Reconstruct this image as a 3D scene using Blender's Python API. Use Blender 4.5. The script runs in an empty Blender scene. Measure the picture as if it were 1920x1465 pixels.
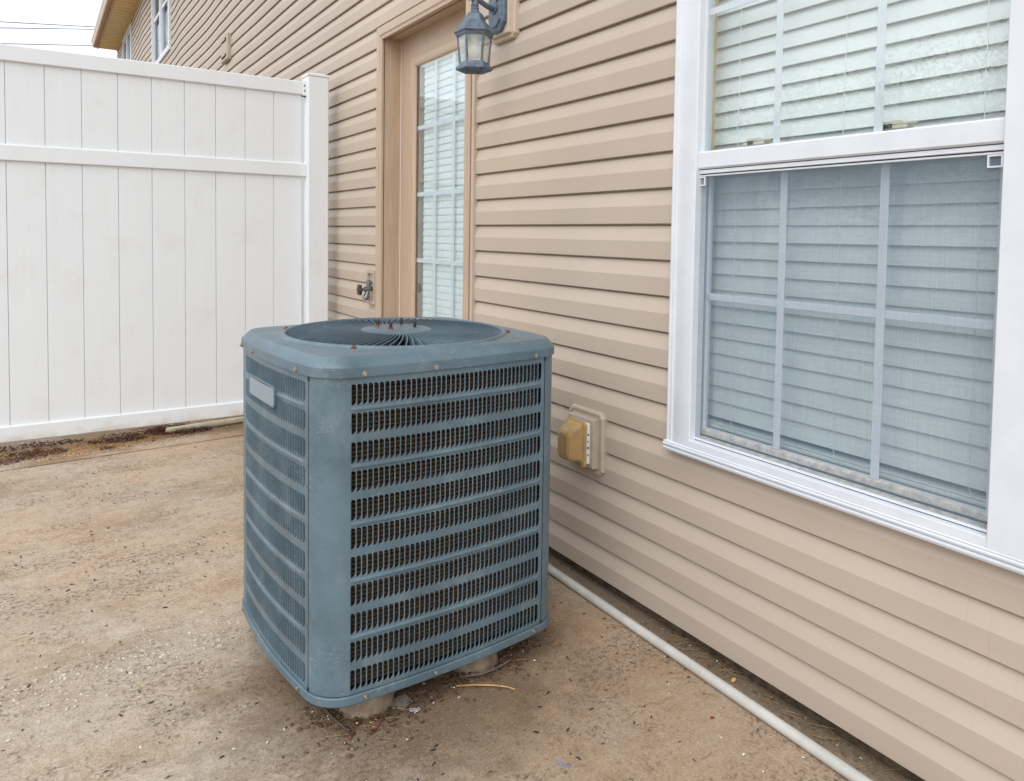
import bpy, bmesh, math, random
from mathutils import Vector, Matrix, noise as mnoise
random.seed(7)
R = math.radians
scene = bpy.context.scene
COL = scene.collection

# ------------------------------------------------------------------ camera
CAM_F, CAM_CY = 1381.5, 501.5            # focal length and optical centre, in pixels of a 1920 wide frame
yaw, pitch, roll = 0.57195, 0.04469, 0.01429
F = Vector((math.sin(yaw)*math.cos(pitch), math.cos(yaw)*math.cos(pitch), -math.sin(pitch)))
Rt = Vector((math.cos(yaw), -math.sin(yaw), 0)); Up = Rt.cross(F)
c, s = math.cos(roll), math.sin(roll)
Rt, Up = c*Rt+s*Up, -s*Rt+c*Up
cam = bpy.data.cameras.new('camera'); cam_o = bpy.data.objects.new('camera', cam); COL.objects.link(cam_o)
M = Matrix((Rt, Up, -F)).transposed().to_4x4(); M.translation = Vector((-1.4811, 0, 1.1216))
cam_o.matrix_world = M
cam.sensor_width = 36; cam.sensor_fit = 'HORIZONTAL'; cam.lens = CAM_F/1920*36
cam.shift_y = (CAM_CY-732.5)/1920
cam.clip_start = 0.02; cam.clip_end = 600
scene.camera = cam_o

# ------------------------------------------------------------------ sky, sun, exposure
SUN_DIR = Vector((-0.62, -0.42, 0.80)).normalized()
sun_el = math.asin(SUN_DIR.z); sun_az = math.atan2(SUN_DIR.x, SUN_DIR.y)
world = bpy.data.worlds.new('World'); scene.world = world; world.use_nodes = True
nt = world.node_tree; nt.nodes.clear()
def N(t, **k):
    n = nt.nodes.new(t)
    for a, v in k.items(): setattr(n, a, v)
    return n
sky = N('ShaderNodeTexSky'); sky.sky_type = 'NISHITA'; sky.sun_disc = False
sky.sun_elevation = sun_el; sky.sun_rotation = sun_az; sky.air_density = 1.0; sky.dust_density = 3.0
bg1 = N('ShaderNodeBackground'); bg1.inputs['Strength'].default_value = 0.05
nt.links.new(sky.outputs[0], bg1.inputs[0])
tc = N('ShaderNodeTexCoord'); cn = N('ShaderNodeTexNoise'); cn.inputs['Scale'].default_value = 3.2; cn.inputs['Detail'].default_value = 7
cn.inputs['Roughness'].default_value = 0.55
mp = N('ShaderNodeMapping'); mp.inputs['Scale'].default_value = (1, 1, 2.6); mp.inputs['Location'].default_value = (2.7, 0.4, 0.2)
nt.links.new(tc.outputs['Generated'], mp.inputs[0]); nt.links.new(mp.outputs[0], cn.inputs['Vector'])
rp = N('ShaderNodeValToRGB'); rp.color_ramp.elements[0].position = 0.36; rp.color_ramp.elements[1].position = 0.66
rp.color_ramp.elements[0].color = (0.45, 0.47, 0.50, 1); rp.color_ramp.elements[1].color = (0.93, 0.955, 1.0, 1)
nt.links.new(cn.outputs[0], rp.inputs[0])
bg2 = N('ShaderNodeBackground'); bg2.inputs['Strength'].default_value = 1.0
nt.links.new(rp.outputs[0], bg2.inputs[0])
mx = N('ShaderNodeMixShader'); mx.inputs[0].default_value = 0.88
nt.links.new(bg1.outputs[0], mx.inputs[1]); nt.links.new(bg2.outputs[0], mx.inputs[2])
wo = N('ShaderNodeOutputWorld'); nt.links.new(mx.outputs[0], wo.inputs[0])
sl = bpy.data.lights.new('sun', 'SUN'); sl.energy = 0.6; sl.angle = R(45); sl.color = (1.0, 0.985, 0.96)
so = bpy.data.objects.new('sun', sl); COL.objects.link(so)
so.rotation_euler = (-SUN_DIR).to_track_quat('-Z', 'Y').to_euler()
scene.view_settings.view_transform = 'Standard'; scene.view_settings.look = 'None'
scene.view_settings.exposure = 1.2; scene.view_settings.gamma = 1; scene.view_settings.use_curve_mapping = False

# ------------------------------------------------------------------ helpers
def lin(r, g, b):
    def f(u):
        u /= 255.0
        return u/12.92 if u <= 0.04045 else ((u+0.055)/1.055)**2.4
    return (f(r), f(g), f(b))

class MB:
    def __init__(self): self.v = []; self.f = []
    def add(self, vs, fs):
        o = len(self.v); self.v += [tuple(p) for p in vs]; self.f += [[i+o for i in f] for f in fs]; return self
    def box(self, x0, x1, y0, y1, z0, z1, bev=0.0, mat=None):
        bm = bmesh.new(); bmesh.ops.create_cube(bm, size=1)
        for v in bm.verts:
            v.co = Vector(((x0+x1)/2+v.co.x*(x1-x0), (y0+y1)/2+v.co.y*(y1-y0), (z0+z1)/2+v.co.z*(z1-z0)))
        if bev: bmesh.ops.bevel(bm, geom=bm.edges[:], offset=bev, segments=1, affect='EDGES')
        bm.verts.index_update()
        vs = [mat @ v.co if mat else v.co.copy() for v in bm.verts]
        self.add(vs, [[v.index for v in f.verts] for f in bm.faces]); bm.free(); return self
    def loft(self, rings, closed=True, cap0=False, cap1=False):
        n = len(rings[0]); vs = [p for r in rings for p in r]; fs = []
        for i in range(len(rings)-1):
            for j in range(n if closed else n-1):
                k = (j+1) % n
                fs.append([i*n+j, i*n+k, (i+1)*n+k, (i+1)*n+j])
        if cap0: fs.append(list(range(n))[::-1])
        if cap1: fs.append([(len(rings)-1)*n+j for j in range(n)])
        return self.add(vs, fs)
    def tube(self, path, r, n=8, cap=True):
        path = [Vector(p) for p in path]; rings = []; rr = r if isinstance(r, (list, tuple)) else [r]*len(path)
        up = None
        for i, p in enumerate(path):
            t = (path[min(i+1, len(path)-1)]-path[max(i-1, 0)]).normalized()
            if up is None: up = Vector((0, 0, 1)) if abs(t.z) < 0.9 else Vector((1, 0, 0))
            a = t.cross(up).normalized(); b = a.cross(t).normalized(); up = b
            rings.append([p+rr[i]*(math.cos(2*math.pi*k/n)*a+math.sin(2*math.pi*k/n)*b) for k in range(n)])
        return self.loft(rings, True, cap, cap)
    def lathe(self, prof, n=24, mat=None, ph=0.0, cap=True):
        rings = []
        for r, z in prof:
            ring = [Vector((r*math.cos(ph+2*math.pi*k/n), r*math.sin(ph+2*math.pi*k/n), z)) for k in range(n)]
            rings.append([mat @ q for q in ring] if mat else ring)
        return self.loft(rings, True, cap, cap)
    def frame(self, prof, y0, y1, z0, z1, kb=1.0):
        """picture frame in the wall plane, mitred: prof = (inset, x) from the outside to the inside"""
        rings = []
        for u, x in prof:
            rings.append([(x, y0+u, z0+u*kb), (x, y1-u, z0+u*kb), (x, y1-u, z1-u), (x, y0+u, z1-u)])
        return self.loft(rings, True)

def mesh_of(name, mb, m, smooth=None):
    me = bpy.data.meshes.new(name); me.from_pydata(mb.v, [], mb.f)
    bm = bmesh.new(); bm.from_mesh(me); bmesh.ops.recalc_face_normals(bm, faces=bm.faces[:]); bm.to_mesh(me); bm.free()
    for mm in (m if isinstance(m, (list, tuple)) else [m]): me.materials.append(mm)
    if smooth is not None:
        me.polygons.foreach_set('use_smooth', [True]*len(me.polygons)); me.set_sharp_from_angle(angle=R(smooth))
    me.update(); return me
def obj(name, mb, m, parent=None, smooth=None):
    me = mb if isinstance(mb, bpy.types.Mesh) else mesh_of(name, mb, m, smooth)
    o = bpy.data.objects.new(name, me); COL.objects.link(o)
    if parent: o.parent = parent
    return o
def tag(o, label=None, cat=None, group=None, kind=None):
    if label: o['label'] = label
    if cat: o['category'] = cat
    if group: o['group'] = group
    if kind: o['kind'] = kind
    return o
def empty(name, loc=(0, 0, 0), rz=0.0, label=None, cat=None, group=None):
    o = bpy.data.objects.new(name, None); COL.objects.link(o); o.location = loc; o.rotation_euler = (0, 0, rz)
    o.empty_display_size = 0.1
    return tag(o, label, cat, group)
def copy_tree(o, parent=None):
    q = o.copy(); COL.objects.link(q); q.parent = parent
    for ch in list(o.children): copy_tree(ch, q)
    return q

# ------------------------------------------------------------------ materials
class Mat:
    def __init__(self, name, rough=0.6, spec=0.5, metal=0.0):
        self.m = bpy.data.materials.new(name); self.m.use_nodes = True
        self.t = self.m.node_tree; self.b = self.t.nodes['Principled BSDF']; self.out = self.t.nodes['Material Output']
        self.b.inputs['Roughness'].default_value = rough; self.b.inputs['Metallic'].default_value = metal
        self.b.inputs['Specular IOR Level'].default_value = spec
        self.pos = self.n('ShaderNodeNewGeometry').outputs['Position']
        self.oc = self.n('ShaderNodeTexCoord').outputs['Object']
    def n(self, t, **k):
        q = self.t.nodes.new(t)
        for a, v in k.items(): setattr(q, a, v)
        return q
    def l(self, a, b): self.t.links.new(a, b)
    def coords(self, src, scale=(1, 1, 1), loc=(0, 0, 0), rot=(0, 0, 0)):
        m = self.n('ShaderNodeMapping'); m.inputs['Scale'].default_value = scale; m.inputs['Location'].default_value = loc
        m.inputs['Rotation'].default_value = rot
        self.l(src, m.inputs[0]); return m.outputs[0]
    def noise(self, vec, scale, detail=4, rough=0.5, dist=0.0):
        q = self.n('ShaderNodeTexNoise'); q.inputs['Scale'].default_value = scale; q.inputs['Detail'].default_value = detail
        q.inputs['Roughness'].default_value = rough; q.inputs['Distortion'].default_value = dist
        self.l(vec, q.inputs['Vector']); return q.outputs[0]
    def voro(self, vec, scale, out='Distance', rnd=1.0):
        q = self.n('ShaderNodeTexVoronoi'); q.inputs['Scale'].default_value = scale; q.inputs['Randomness'].default_value = rnd
        self.l(vec, q.inputs['Vector']); return q.outputs[out]
    def ramp(self, fac, p0, p1, a=0.0, b=1.0):
        q = self.n('ShaderNodeMapRange'); q.interpolation_type = 'SMOOTHSTEP'
        q.inputs['From Min'].default_value = p0; q.inputs['From Max'].default_value = p1
        q.inputs['To Min'].default_value = a; q.inputs['To Max'].default_value = b
        self.l(fac, q.inputs['Value']); return q.outputs[0]
    def math(self, op, a, b=None):
        q = self.n('ShaderNodeMath', operation=op)
        for i, v in enumerate((a, b)):
            if v is None: continue
            if isinstance(v, (int, float)): q.inputs[i].default_value = v
            else: self.l(v, q.inputs[i])
        return q.outputs[0]
    def mix(self, fac, a, b, mode='MIX'):
        q = self.n('ShaderNodeMix', data_type='RGBA', blend_type=mode)
        for sck, v in ((q.inputs[0], fac), (q.inputs[6], a), (q.inputs[7], b)):
            if isinstance(v, (int, float)): sck.default_value = v
            elif isinstance(v, tuple): sck.default_value = (*v[:3], 1)
            else: self.l(v, sck)
        return q.outputs[2]
    def base(self, v):
        if isinstance(v, tuple): self.b.inputs['Base Color'].default_value = (*v[:3], 1)
        else: self.l(v, self.b.inputs['Base Color'])
        return self
    def rough(self, v): self.l(v, self.b.inputs['Roughness']); return self
    def bump(self, h, strength=0.2, dist=0.002):
        q = self.n('ShaderNodeBump'); q.inputs['Strength'].default_value = strength; q.inputs['Distance'].default_value = dist
        self.l(h, q.inputs['Height'])
        if self.b.inputs['Normal'].links: self.l(self.b.inputs['Normal'].links[0].from_socket, q.inputs['Normal'])
        self.l(q.outputs[0], self.b.inputs['Normal']); return self
def mul(cn_, k): return tuple(u*k for u in cn_)

def plain(name, col, rough=0.5, metal=0.0, var=0.10, scale=30, spec=0.5, bump=0.0):
    M_ = Mat(name, rough, spec, metal)
    nz = M_.noise(M_.pos, scale, 5, 0.6)
    M_.base(M_.mix(M_.ramp(nz, 0.3, 0.7), mul(col, 1-var), mul(col, 1+var*0.6)))
    if bump: M_.bump(M_.noise(M_.pos, scale*8, 3), bump, 0.001)
    return M_.m

def m_siding():
    M_ = Mat('vinyl_siding', 0.52, 0.4)
    a = lin(189, 174, 159)
    grain = M_.noise(M_.coords(M_.pos, (60, 2.5, 130)), 4, 4, 0.6)
    big = M_.noise(M_.coords(M_.pos, (1, 1, 1.6)), 1.3, 4, 0.6)
    col = M_.mix(M_.ramp(big, 0.25, 0.75), mul(a, 0.93), mul(a, 1.04))
    col = M_.mix(M_.math('MULTIPLY', M_.ramp(M_.noise(M_.coords(M_.pos, (1, 1, 1), (3, 7, 1)), 0.9, 3), 0.5, 0.75), 0.22), col, lin(208, 182, 146))
    col = M_.mix(M_.math('MULTIPLY', M_.ramp(grain, 0.45, 0.8), 0.22), col, mul(a, 0.80))
    # scuffs, fly specks and water runs
    sp = M_.math('MULTIPLY', M_.ramp(M_.voro(M_.coords(M_.pos, (1, 1, .45)), 38), 0.10, 0.04), M_.ramp(M_.noise(M_.pos, 7, 2), 0.56, 0.66))
    col = M_.mix(M_.math('MULTIPLY', sp, 0.45), col, lin(120, 105, 90))
    run = M_.math('MULTIPLY', M_.ramp(M_.noise(M_.coords(M_.pos, (1, 34, 1.2)), 3, 3), 0.60, 0.78), M_.ramp(M_.noise(M_.pos, 2.1, 2), 0.5, 0.7))
    col = M_.mix(M_.math('MULTIPLY', run, 0.22), col, lin(150, 132, 115))
    M_.base(col); M_.bump(M_.noise(M_.coords(M_.pos, (60, 5, 160)), 6, 3), 0.10, 0.0006)
    M_.bump(M_.noise(M_.coords(M_.pos, (1, 1.2, 7)), 5, 2), 0.10, 0.004)
    return M_.m

def m_white_vinyl():
    M_ = Mat('white_fence_vinyl', 0.38, 0.45)
    a = (0.785, 0.82, 0.845)
    st = M_.noise(M_.coords(M_.pos, (38, 38, 1.1)), 3, 4, 0.6)
    col = M_.mix(M_.ramp(st, 0.35, 0.75), a, mul(a, 0.978))
    gr = M_.math('MULTIPLY', M_.ramp(M_.noise(M_.pos, 5, 5, 0.65), 0.5, 0.72), 0.13)
    col = M_.mix(gr, col, lin(196, 188, 172))
    # soil splashed on the lowest centimetres
    z = M_.n('ShaderNodeSeparateXYZ'); M_.l(M_.pos, z.inputs[0])
    low = M_.math('MULTIPLY', M_.ramp(M_.math('ADD', z.outputs[2], M_.math('MULTIPLY', M_.noise(M_.pos, 14, 4), -0.14)), 0.075, 0.01), 0.45)
    col = M_.mix(low, col, lin(178, 160, 132))
    sc_ = M_.math('MULTIPLY', M_.ramp(M_.noise(M_.coords(M_.pos, (30, 30, 5), (1, 2, 3), (0, 0.5, 0)), 3, 2), 0.74, 0.80), 0.35)
    col = M_.mix(sc_, col, lin(170, 166, 160))
    M_.base(col); M_.bump(M_.noise(M_.coords(M_.pos, (120, 120, 3)), 3, 3), 0.06, 0.0006); return M_.m

def m_paint_tan():
    M_ = Mat('tan_trim_paint', 0.42, 0.45)
    a = lin(188, 165, 142)
    col = M_.mix(M_.ramp(M_.noise(M_.coords(M_.pos, (20, 20, 1.4)), 4, 4), 0.3, 0.75), mul(a, 1.04), mul(a, 0.88))
    ch = M_.math('MULTIPLY', M_.ramp(M_.noise(M_.coords(M_.pos, (1, 1, .5)), 60, 4, 0.7), 0.69, 0.73), 0.6)
    col = M_.mix(ch, col, lin(158, 122, 96))
    M_.base(col); M_.bump(M_.noise(M_.coords(M_.pos, (80, 80, 6)), 3, 3), 0.12, 0.001); return M_.m

def m_unit_paint():
    M_ = Mat('blue_grey_enamel', 0.42, 0.5)
    a = lin(93, 114, 125)
    big = M_.noise(M_.pos, 5, 5, 0.62)
    col = M_.mix(M_.ramp(big, 0.3, 0.7), mul(a, 0.80), mul(a, 1.10))
    # chalky oxidised patches, dark scuffs, pale scratches
    ox = M_.math('MULTIPLY', M_.ramp(M_.noise(M_.coords(M_.pos, (1, 1, .6), (4, 0, 2)), 11, 6, 0.7), 0.48, 0.72), 0.5)
    col = M_.mix(ox, col, lin(126, 140, 146))
    dk = M_.math('MULTIPLY', M_.ramp(M_.noise(M_.coords(M_.pos, (1, 1, 1), (1, 5, 2)), 17, 6, 0.75), 0.54, 0.72), 0.5)
    col = M_.mix(dk, col, lin(58, 76, 84))
    sn = M_.noise(M_.coords(M_.pos, (26, 26, 150), (0, 0, 0), (0.4, 0.9, 0.3)), 1.0, 2)
    s1 = M_.math('MULTIPLY', M_.ramp(M_.math('ABSOLUTE', M_.math('SUBTRACT', sn, 0.5)), 0.006, 0.0), M_.ramp(M_.noise(M_.pos, 13, 2), 0.57, 0.63))
    col = M_.mix(M_.math('MULTIPLY', s1, 0.75), col, lin(196, 208, 212))
    fl = M_.math('MULTIPLY', M_.ramp(M_.voro(M_.pos, 120), 0.10, 0.05), M_.ramp(M_.noise(M_.pos, 9, 3), 0.60, 0.66))
    col = M_.mix(M_.math('MULTIPLY', fl, 0.6), col, lin(190, 198, 198))
    M_.base(col); M_.rough(M_.ramp(big, 0.3, 0.7, 0.30, 0.46))
    M_.bump(M_.noise(M_.pos, 260, 2), 0.05, 0.0005); return M_.m

def m_concrete(name, strip=False):
    M_ = Mat(name, 0.88, 0.25)
    p = M_.pos
    xyz = M_.n('ShaderNodeSeparateXYZ'); M_.l(p, xyz.inputs[0]); X, Y = xyz.outputs[0], xyz.outputs[1]
    tan, grey, brown = lin(199, 176, 152), lin(194, 181, 165), lin(162, 136, 108)
    w = M_.noise(M_.coords(p, (1.0, 1.35, 1)), 1.25, 8, 0.68, 0.3)
    col = M_.mix(M_.ramp(w, 0.36, 0.62), tan, grey)
    w2 = M_.noise(M_.coords(p, (0.9, 1.5, 1), (5, 2, 0), (0, 0, 0.25)), 2.6, 9, 0.74, 0.2)
    col = M_.mix(M_.math('MULTIPLY', M_.ramp(w2, 0.45, 0.66), 0.62), col, brown)
    w3 = M_.noise(M_.coords(p, (1, 1, 1), (2, 9, 0)), 28, 6, 0.75)
    col = M_.mix(M_.math('MULTIPLY', M_.ramp(w3, 0.42, 0.66), 0.40), col, lin(140, 118, 96))
    w4 = M_.noise(M_.coords(p, (1, 1, 1), (6, 3, 0)), 9, 8, 0.78)
    col = M_.mix(M_.math('MULTIPLY', M_.ramp(w4, 0.52, 0.70), 0.45), col, lin(216, 200, 176))
    # broom strokes and cement bloom
    br = M_.noise(M_.coords(p, (6, 120, 1), (0, 0, 0), (0, 0, 0.45)), 1, 3, 0.6)
    col = M_.mix(M_.math('MULTIPLY', M_.ramp(br, 0.5, 0.7), 0.10), col, lin(140, 122, 102))
    # wide rain-washed stain on the right of the unit, browner
    sx = M_.ramp(M_.math('ADD', X, M_.math('MULTIPLY', M_.noise(p, 1.7, 4), 0.5)), -0.72, -0.25)
    col = M_.mix(M_.math('MULTIPLY', sx, 0.50), col, lin(156, 128, 98))
    # algae mottling: patches made of fine speckle
    pm = M_.ramp(M_.noise(M_.coords(p, (1, 1.5, 1), (9, 1, 0)), 2.4, 8, 0.76), 0.46, 0.58)
    fs = M_.ramp(M_.noise(p, 75, 5, 0.75), 0.47, 0.62)
    col = M_.mix(M_.math('MULTIPLY', M_.math('MULTIPLY', pm, fs), 0.85), col, lin(84, 74, 66))
    fs2 = M_.ramp(M_.noise(M_.coords(p, (1, 1, 1), (3, 3, 0)), 190, 4, 0.7), 0.42, 0.70)
    col = M_.mix(M_.math('MULTIPLY', fs2, 0.40), col, lin(104, 88, 72))
    fs3 = M_.ramp(M_.noise(M_.coords(p, (1, 1, 1), (8, 1, 0)), 240, 3, 0.7), 0.55, 0.72)
    col = M_.mix(M_.math('MULTIPLY', fs3, 0.42), col, lin(226, 212, 190))
    # ochre blooms
    oc = M_.math('MULTIPLY', M_.ramp(M_.noise(M_.coords(p, (1, 1.6, 1), (2, 8, 0)), 4.5, 3), 0.66, 0.76), 0.34)
    col = M_.mix(oc, col, lin(205, 158, 100))
    # drips: round dark spots
    vd = M_.voro(p, 22); vc = M_.voro(p, 22, 'Color')
    vs = M_.n('ShaderNodeSeparateXYZ'); M_.l(vc, vs.inputs[0])
    spot = M_.math('MULTIPLY', M_.ramp(M_.math('ADD', vd, M_.math('MULTIPLY', M_.noise(p, 160, 3), 0.12)), 0.25, 0.13), M_.ramp(vs.outputs[0], 0.70, 0.78))
    col = M_.mix(M_.math('MULTIPLY', spot, 0.5), col, lin(96, 80, 68))
    # exposed aggregate where the surface has worn off, in the near left
    agm = M_.math('MULTIPLY', M_.ramp(M_.noise(p, 1.9, 4, 0.6), 0.44, 0.60), M_.ramp(X, -0.98, -1.25))
    agm = M_.math('MULTIPLY', agm, M_.ramp(Y, 2.2, 1.5))
    vcell = M_.voro(p, 130, 'Color'); vg = M_.n('ShaderNodeSeparateXYZ'); M_.l(vcell, vg.inputs[0])
    pebble = M_.mix(vg.outputs[1], lin(150, 130, 105), lin(222, 214, 198))
    edge = M_.ramp(M_.voro(p, 130), 0.62, 0.35)
    col = M_.mix(M_.math('MULTIPLY', M_.math('MULTIPLY', agm, edge), 0.62), col, pebble)
    # soil washed out round the feet of the unit
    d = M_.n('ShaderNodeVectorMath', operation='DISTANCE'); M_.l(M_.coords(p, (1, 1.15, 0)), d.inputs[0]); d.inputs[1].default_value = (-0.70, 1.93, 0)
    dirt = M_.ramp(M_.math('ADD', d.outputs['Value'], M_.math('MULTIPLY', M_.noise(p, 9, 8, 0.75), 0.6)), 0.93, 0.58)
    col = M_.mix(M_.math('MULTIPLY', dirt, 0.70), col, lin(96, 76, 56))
    wl = M_.ramp(M_.math('ADD', X, M_.math('MULTIPLY', M_.noise(M_.coords(p, (1, .6, 1)), 16, 6, 0.7), 0.08)), -0.035, 0.03)  # soil along the wall foot, deepened in colour to paint a contact shadow
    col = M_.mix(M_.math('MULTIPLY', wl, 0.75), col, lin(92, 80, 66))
    if strip:
        wet = M_.ramp(M_.noise(p, 3, 4), 0.42, 0.6)
        col = M_.mix(M_.math('MULTIPLY', wet, 0.5), col, lin(136, 104, 66))
    gr1 = M_.noise(M_.coords(p, (1, 1, 1), (4, 4, 0)), 120, 4, 0.8)
    col = M_.mix(M_.math('MULTIPLY', M_.ramp(gr1, 0.50, 0.66), 0.42), col, lin(84, 70, 58))
    gr2 = M_.noise(M_.coords(p, (1, 1, 1), (7, 2, 0)), 150, 3, 0.8)
    col = M_.mix(M_.math('MULTIPLY', M_.ramp(gr2, 0.55, 0.70), 0.40), col, lin(214, 192, 160))
    M_.base(col)
    M_.bump(M_.noise(p, 210, 5, 0.7), 0.28, 0.002); M_.bump(M_.math('MULTIPLY', agm, edge), 0.35, 0.003); M_.bump(w2, 0.25, 0.01)
    return M_.m

def m_glass(name, tint=(0.962, 0.986, 0.982), ior=1.5, rough=0.0, gain=1.6, dirt=0.0):
    M_ = Mat(name); t = M_.t
    tr = M_.n('ShaderNodeBsdfTransparent'); tr.inputs[0].default_value = (*tint, 1)
    gl = M_.n('ShaderNodeBsdfGlossy'); gl.inputs['Roughness'].default_value = rough; gl.inputs[0].default_value = (1, 1, 1, 1)
    fr = M_.n('ShaderNodeFresnel'); fr.inputs[0].default_value = ior
    bf = M_.n('ShaderNodeNewGeometry').outputs['Backfacing']
    fac = M_.math('MULTIPLY', M_.math('MINIMUM', M_.math('MULTIPLY', fr.outputs[0], gain), 1.0), M_.math('SUBTRACT', 1.0, bf))
    mxs = M_.n('ShaderNodeMixShader'); M_.l(fac, mxs.inputs[0]); M_.l(tr.outputs[0], mxs.inputs[1]); M_.l(gl.outputs[0], mxs.inputs[2])
    last = mxs.outputs[0]
    if dirt:
        df = M_.n('ShaderNodeBsdfDiffuse'); df.inputs[0].default_value = (0.7, 0.72, 0.72, 1)
        m2 = M_.n('ShaderNodeMixShader')
        f = M_.math('MULTIPLY', M_.ramp(M_.noise(M_.pos, 9, 5, 0.65), 0.35, 0.8), dirt); M_.l(f, m2.inputs[0])
        M_.l(last, m2.inputs[1]); M_.l(df.outputs[0], m2.inputs[2]); last = m2.outputs[0]
    M_.l(last, M_.out.inputs[0]); return M_.m

def m_screen():
    M_ = Mat('insect_screen_mesh')
    tr = M_.n('ShaderNodeBsdfTransparent'); df = M_.n('ShaderNodeBsdfDiffuse'); df.inputs[0].default_value = (0.25, 0.35, 0.45, 1)
    mxs = M_.n('ShaderNodeMixShader')
    weave = M_.math('ADD', M_.noise(M_.coords(M_.pos, (1, 240, 9)), 1, 2), M_.noise(M_.coords(M_.pos, (1, 9, 240)), 1, 2))
    f = M_.ramp(weave, 0.7, 1.3, 0.170, 0.205)
    M_.l(f, mxs.inputs[0]); M_.l(tr.outputs[0], mxs.inputs[1]); M_.l(df.outputs[0], mxs.inputs[2])
    M_.l(mxs.outputs[0], M_.out.inputs[0]); return M_.m

SID = m_siding(); FEN = m_white_vinyl(); TRIM = m_paint_tan(); UNIT = m_unit_paint()
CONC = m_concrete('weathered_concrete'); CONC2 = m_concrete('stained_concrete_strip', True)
WHITE = plain('white_window_vinyl', (0.70, 0.73, 0.78), 0.35, var=0.04, scale=12)
SLAT = plain('white_blind_slat', (0.80, 0.83, 0.82), 0.45, var=0.03, scale=10)
GLASS = m_glass('window_glass', gain=2.1, dirt=0.05)
DGLASS = m_glass('door_glass', (0.925, 0.968, 0.972), gain=2.1, dirt=0.05)
LGLASS = m_glass('lantern_glass', (0.96, 0.97, 0.95), gain=1.3, dirt=0.65)
SCREEN = m_screen()
FGLASS = m_glass('far_window_glass', (0.88, 0.93, 0.95), gain=0.55)
CURT = plain('grey_curtain', (0.42, 0.43, 0.44), 0.8, var=.5, scale=3)
BLACK = plain('black_gasket', (0.02, 0.02, 0.025), 0.6)
SILLDIRT = plain('dusty_sash_vinyl', lin(222, 212, 198), 0.6, var=0.30, scale=55)
CREAM = plain('cream_plastic', lin(200, 194, 174), 0.5)
JAMBW = plain('varnished_jamb', lin(220, 196, 140), 0.5)
DARKROOM = plain('room_paint', (0.80, 0.78, 0.74), 0.9)
SOFF = plain('tan_soffit_vinyl', lin(240, 216, 168), 0.5, var=0.06, scale=6)
FASC = plain('brown_fascia', lin(190, 152, 116), 0.55, var=0.12, scale=12)
GUT = plain('cream_gutter', lin(214, 200, 178), 0.45, var=0.08)
ROOF = plain('shingle_roof', lin(100, 92, 86), 0.95, var=0.3, scale=20, bump=0.5)
FOUND = plain('dirty_foundation', lin(98, 84, 66), 0.95, var=0.45, scale=40, bump=0.5)
LAMPM = plain('weathered_lamp_metal', lin(100, 114, 128), 0.5, var=0.32, scale=55, metal=0.25)
MOUNT = plain('tan_mount_block', lin(200, 183, 164), 0.5, var=0.06)
BULB = plain('frosted_bulb', lin(236, 232, 214), 0.4)
DARK = plain('dark_interior', (0.012, 0.012, 0.013), 0.9)
STEEL = plain('zinc_screw', lin(178, 172, 160), 0.35, metal=0.85, var=0.3, scale=300)
RUST = plain('rust', lin(132, 74, 42), 0.9, var=0.4, scale=300)
DKMETAL = plain('dark_bolt', lin(60, 66, 74), 0.45, metal=0.6)
PLATE = plain('grey_name_plate', lin(148, 160, 168), 0.45, metal=0.2, var=0.05)
AMBER = Mat('yellowed_polycarbonate', 0.36, 0.5)
AMBER.base(AMBER.mix(AMBER.ramp(AMBER.noise(AMBER.pos, 28, 5, 0.6), 0.3, 0.7), lin(184, 150, 92), lin(168, 140, 98)))
AMBER.b.inputs['Subsurface Weight'].default_value = 0.15; AMBER.b.inputs['Subsurface Radius'].default_value = (0.02, 0.012, 0.004); AMBER = AMBER.m
OUTP = plain('tan_outlet_plate', lin(180, 166, 150), 0.5, var=0.06)
PVC = plain('grey_white_pvc_pipe', (0.56, 0.55, 0.51), 0.42, var=0.16, scale=9)
PVC2 = plain('cream_pvc_pipe', lin(244, 236, 212), 0.45, var=0.14, scale=14)
NICKEL = plain('galvanised_tap', lin(150, 156, 158), 0.32, metal=0.85, var=0.3, scale=120)
WHEEL = plain('worn_tap_wheel', lin(70, 62, 62), 0.5, metal=0.3, var=0.7, scale=140)
RISER = plain('mortar_riser', lin(152, 134, 116), 0.95, var=0.42, scale=38, bump=0.8)
SOIL = plain('soil', lin(120, 104, 78), 0.95, var=0.3, scale=3, bump=0.5)
SEALT = plain('white_weatherstrip', (0.78, 0.78, 0.78), 0.5, var=0.03)
REDL = plain('reddish_seam', lin(150, 100, 88), 0.6)
def coil_mat():
    M_ = Mat('brown_spine_fins', 0.75, 0.3)
    v = M_.noise(M_.coords(M_.pos, (1, 1, 1)), 420, 3, 0.7); g = M_.noise(M_.pos, 9, 4, 0.6)
    col = M_.mix(M_.ramp(v, 0.38, 0.68), lin(70, 57, 48), lin(140, 114, 92))
    col = M_.mix(M_.math('MULTIPLY', M_.ramp(g, 0.45, 0.7), 0.5), col, lin(86, 77, 70))
    M_.base(col); return M_.m
COIL = coil_mat()

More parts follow.
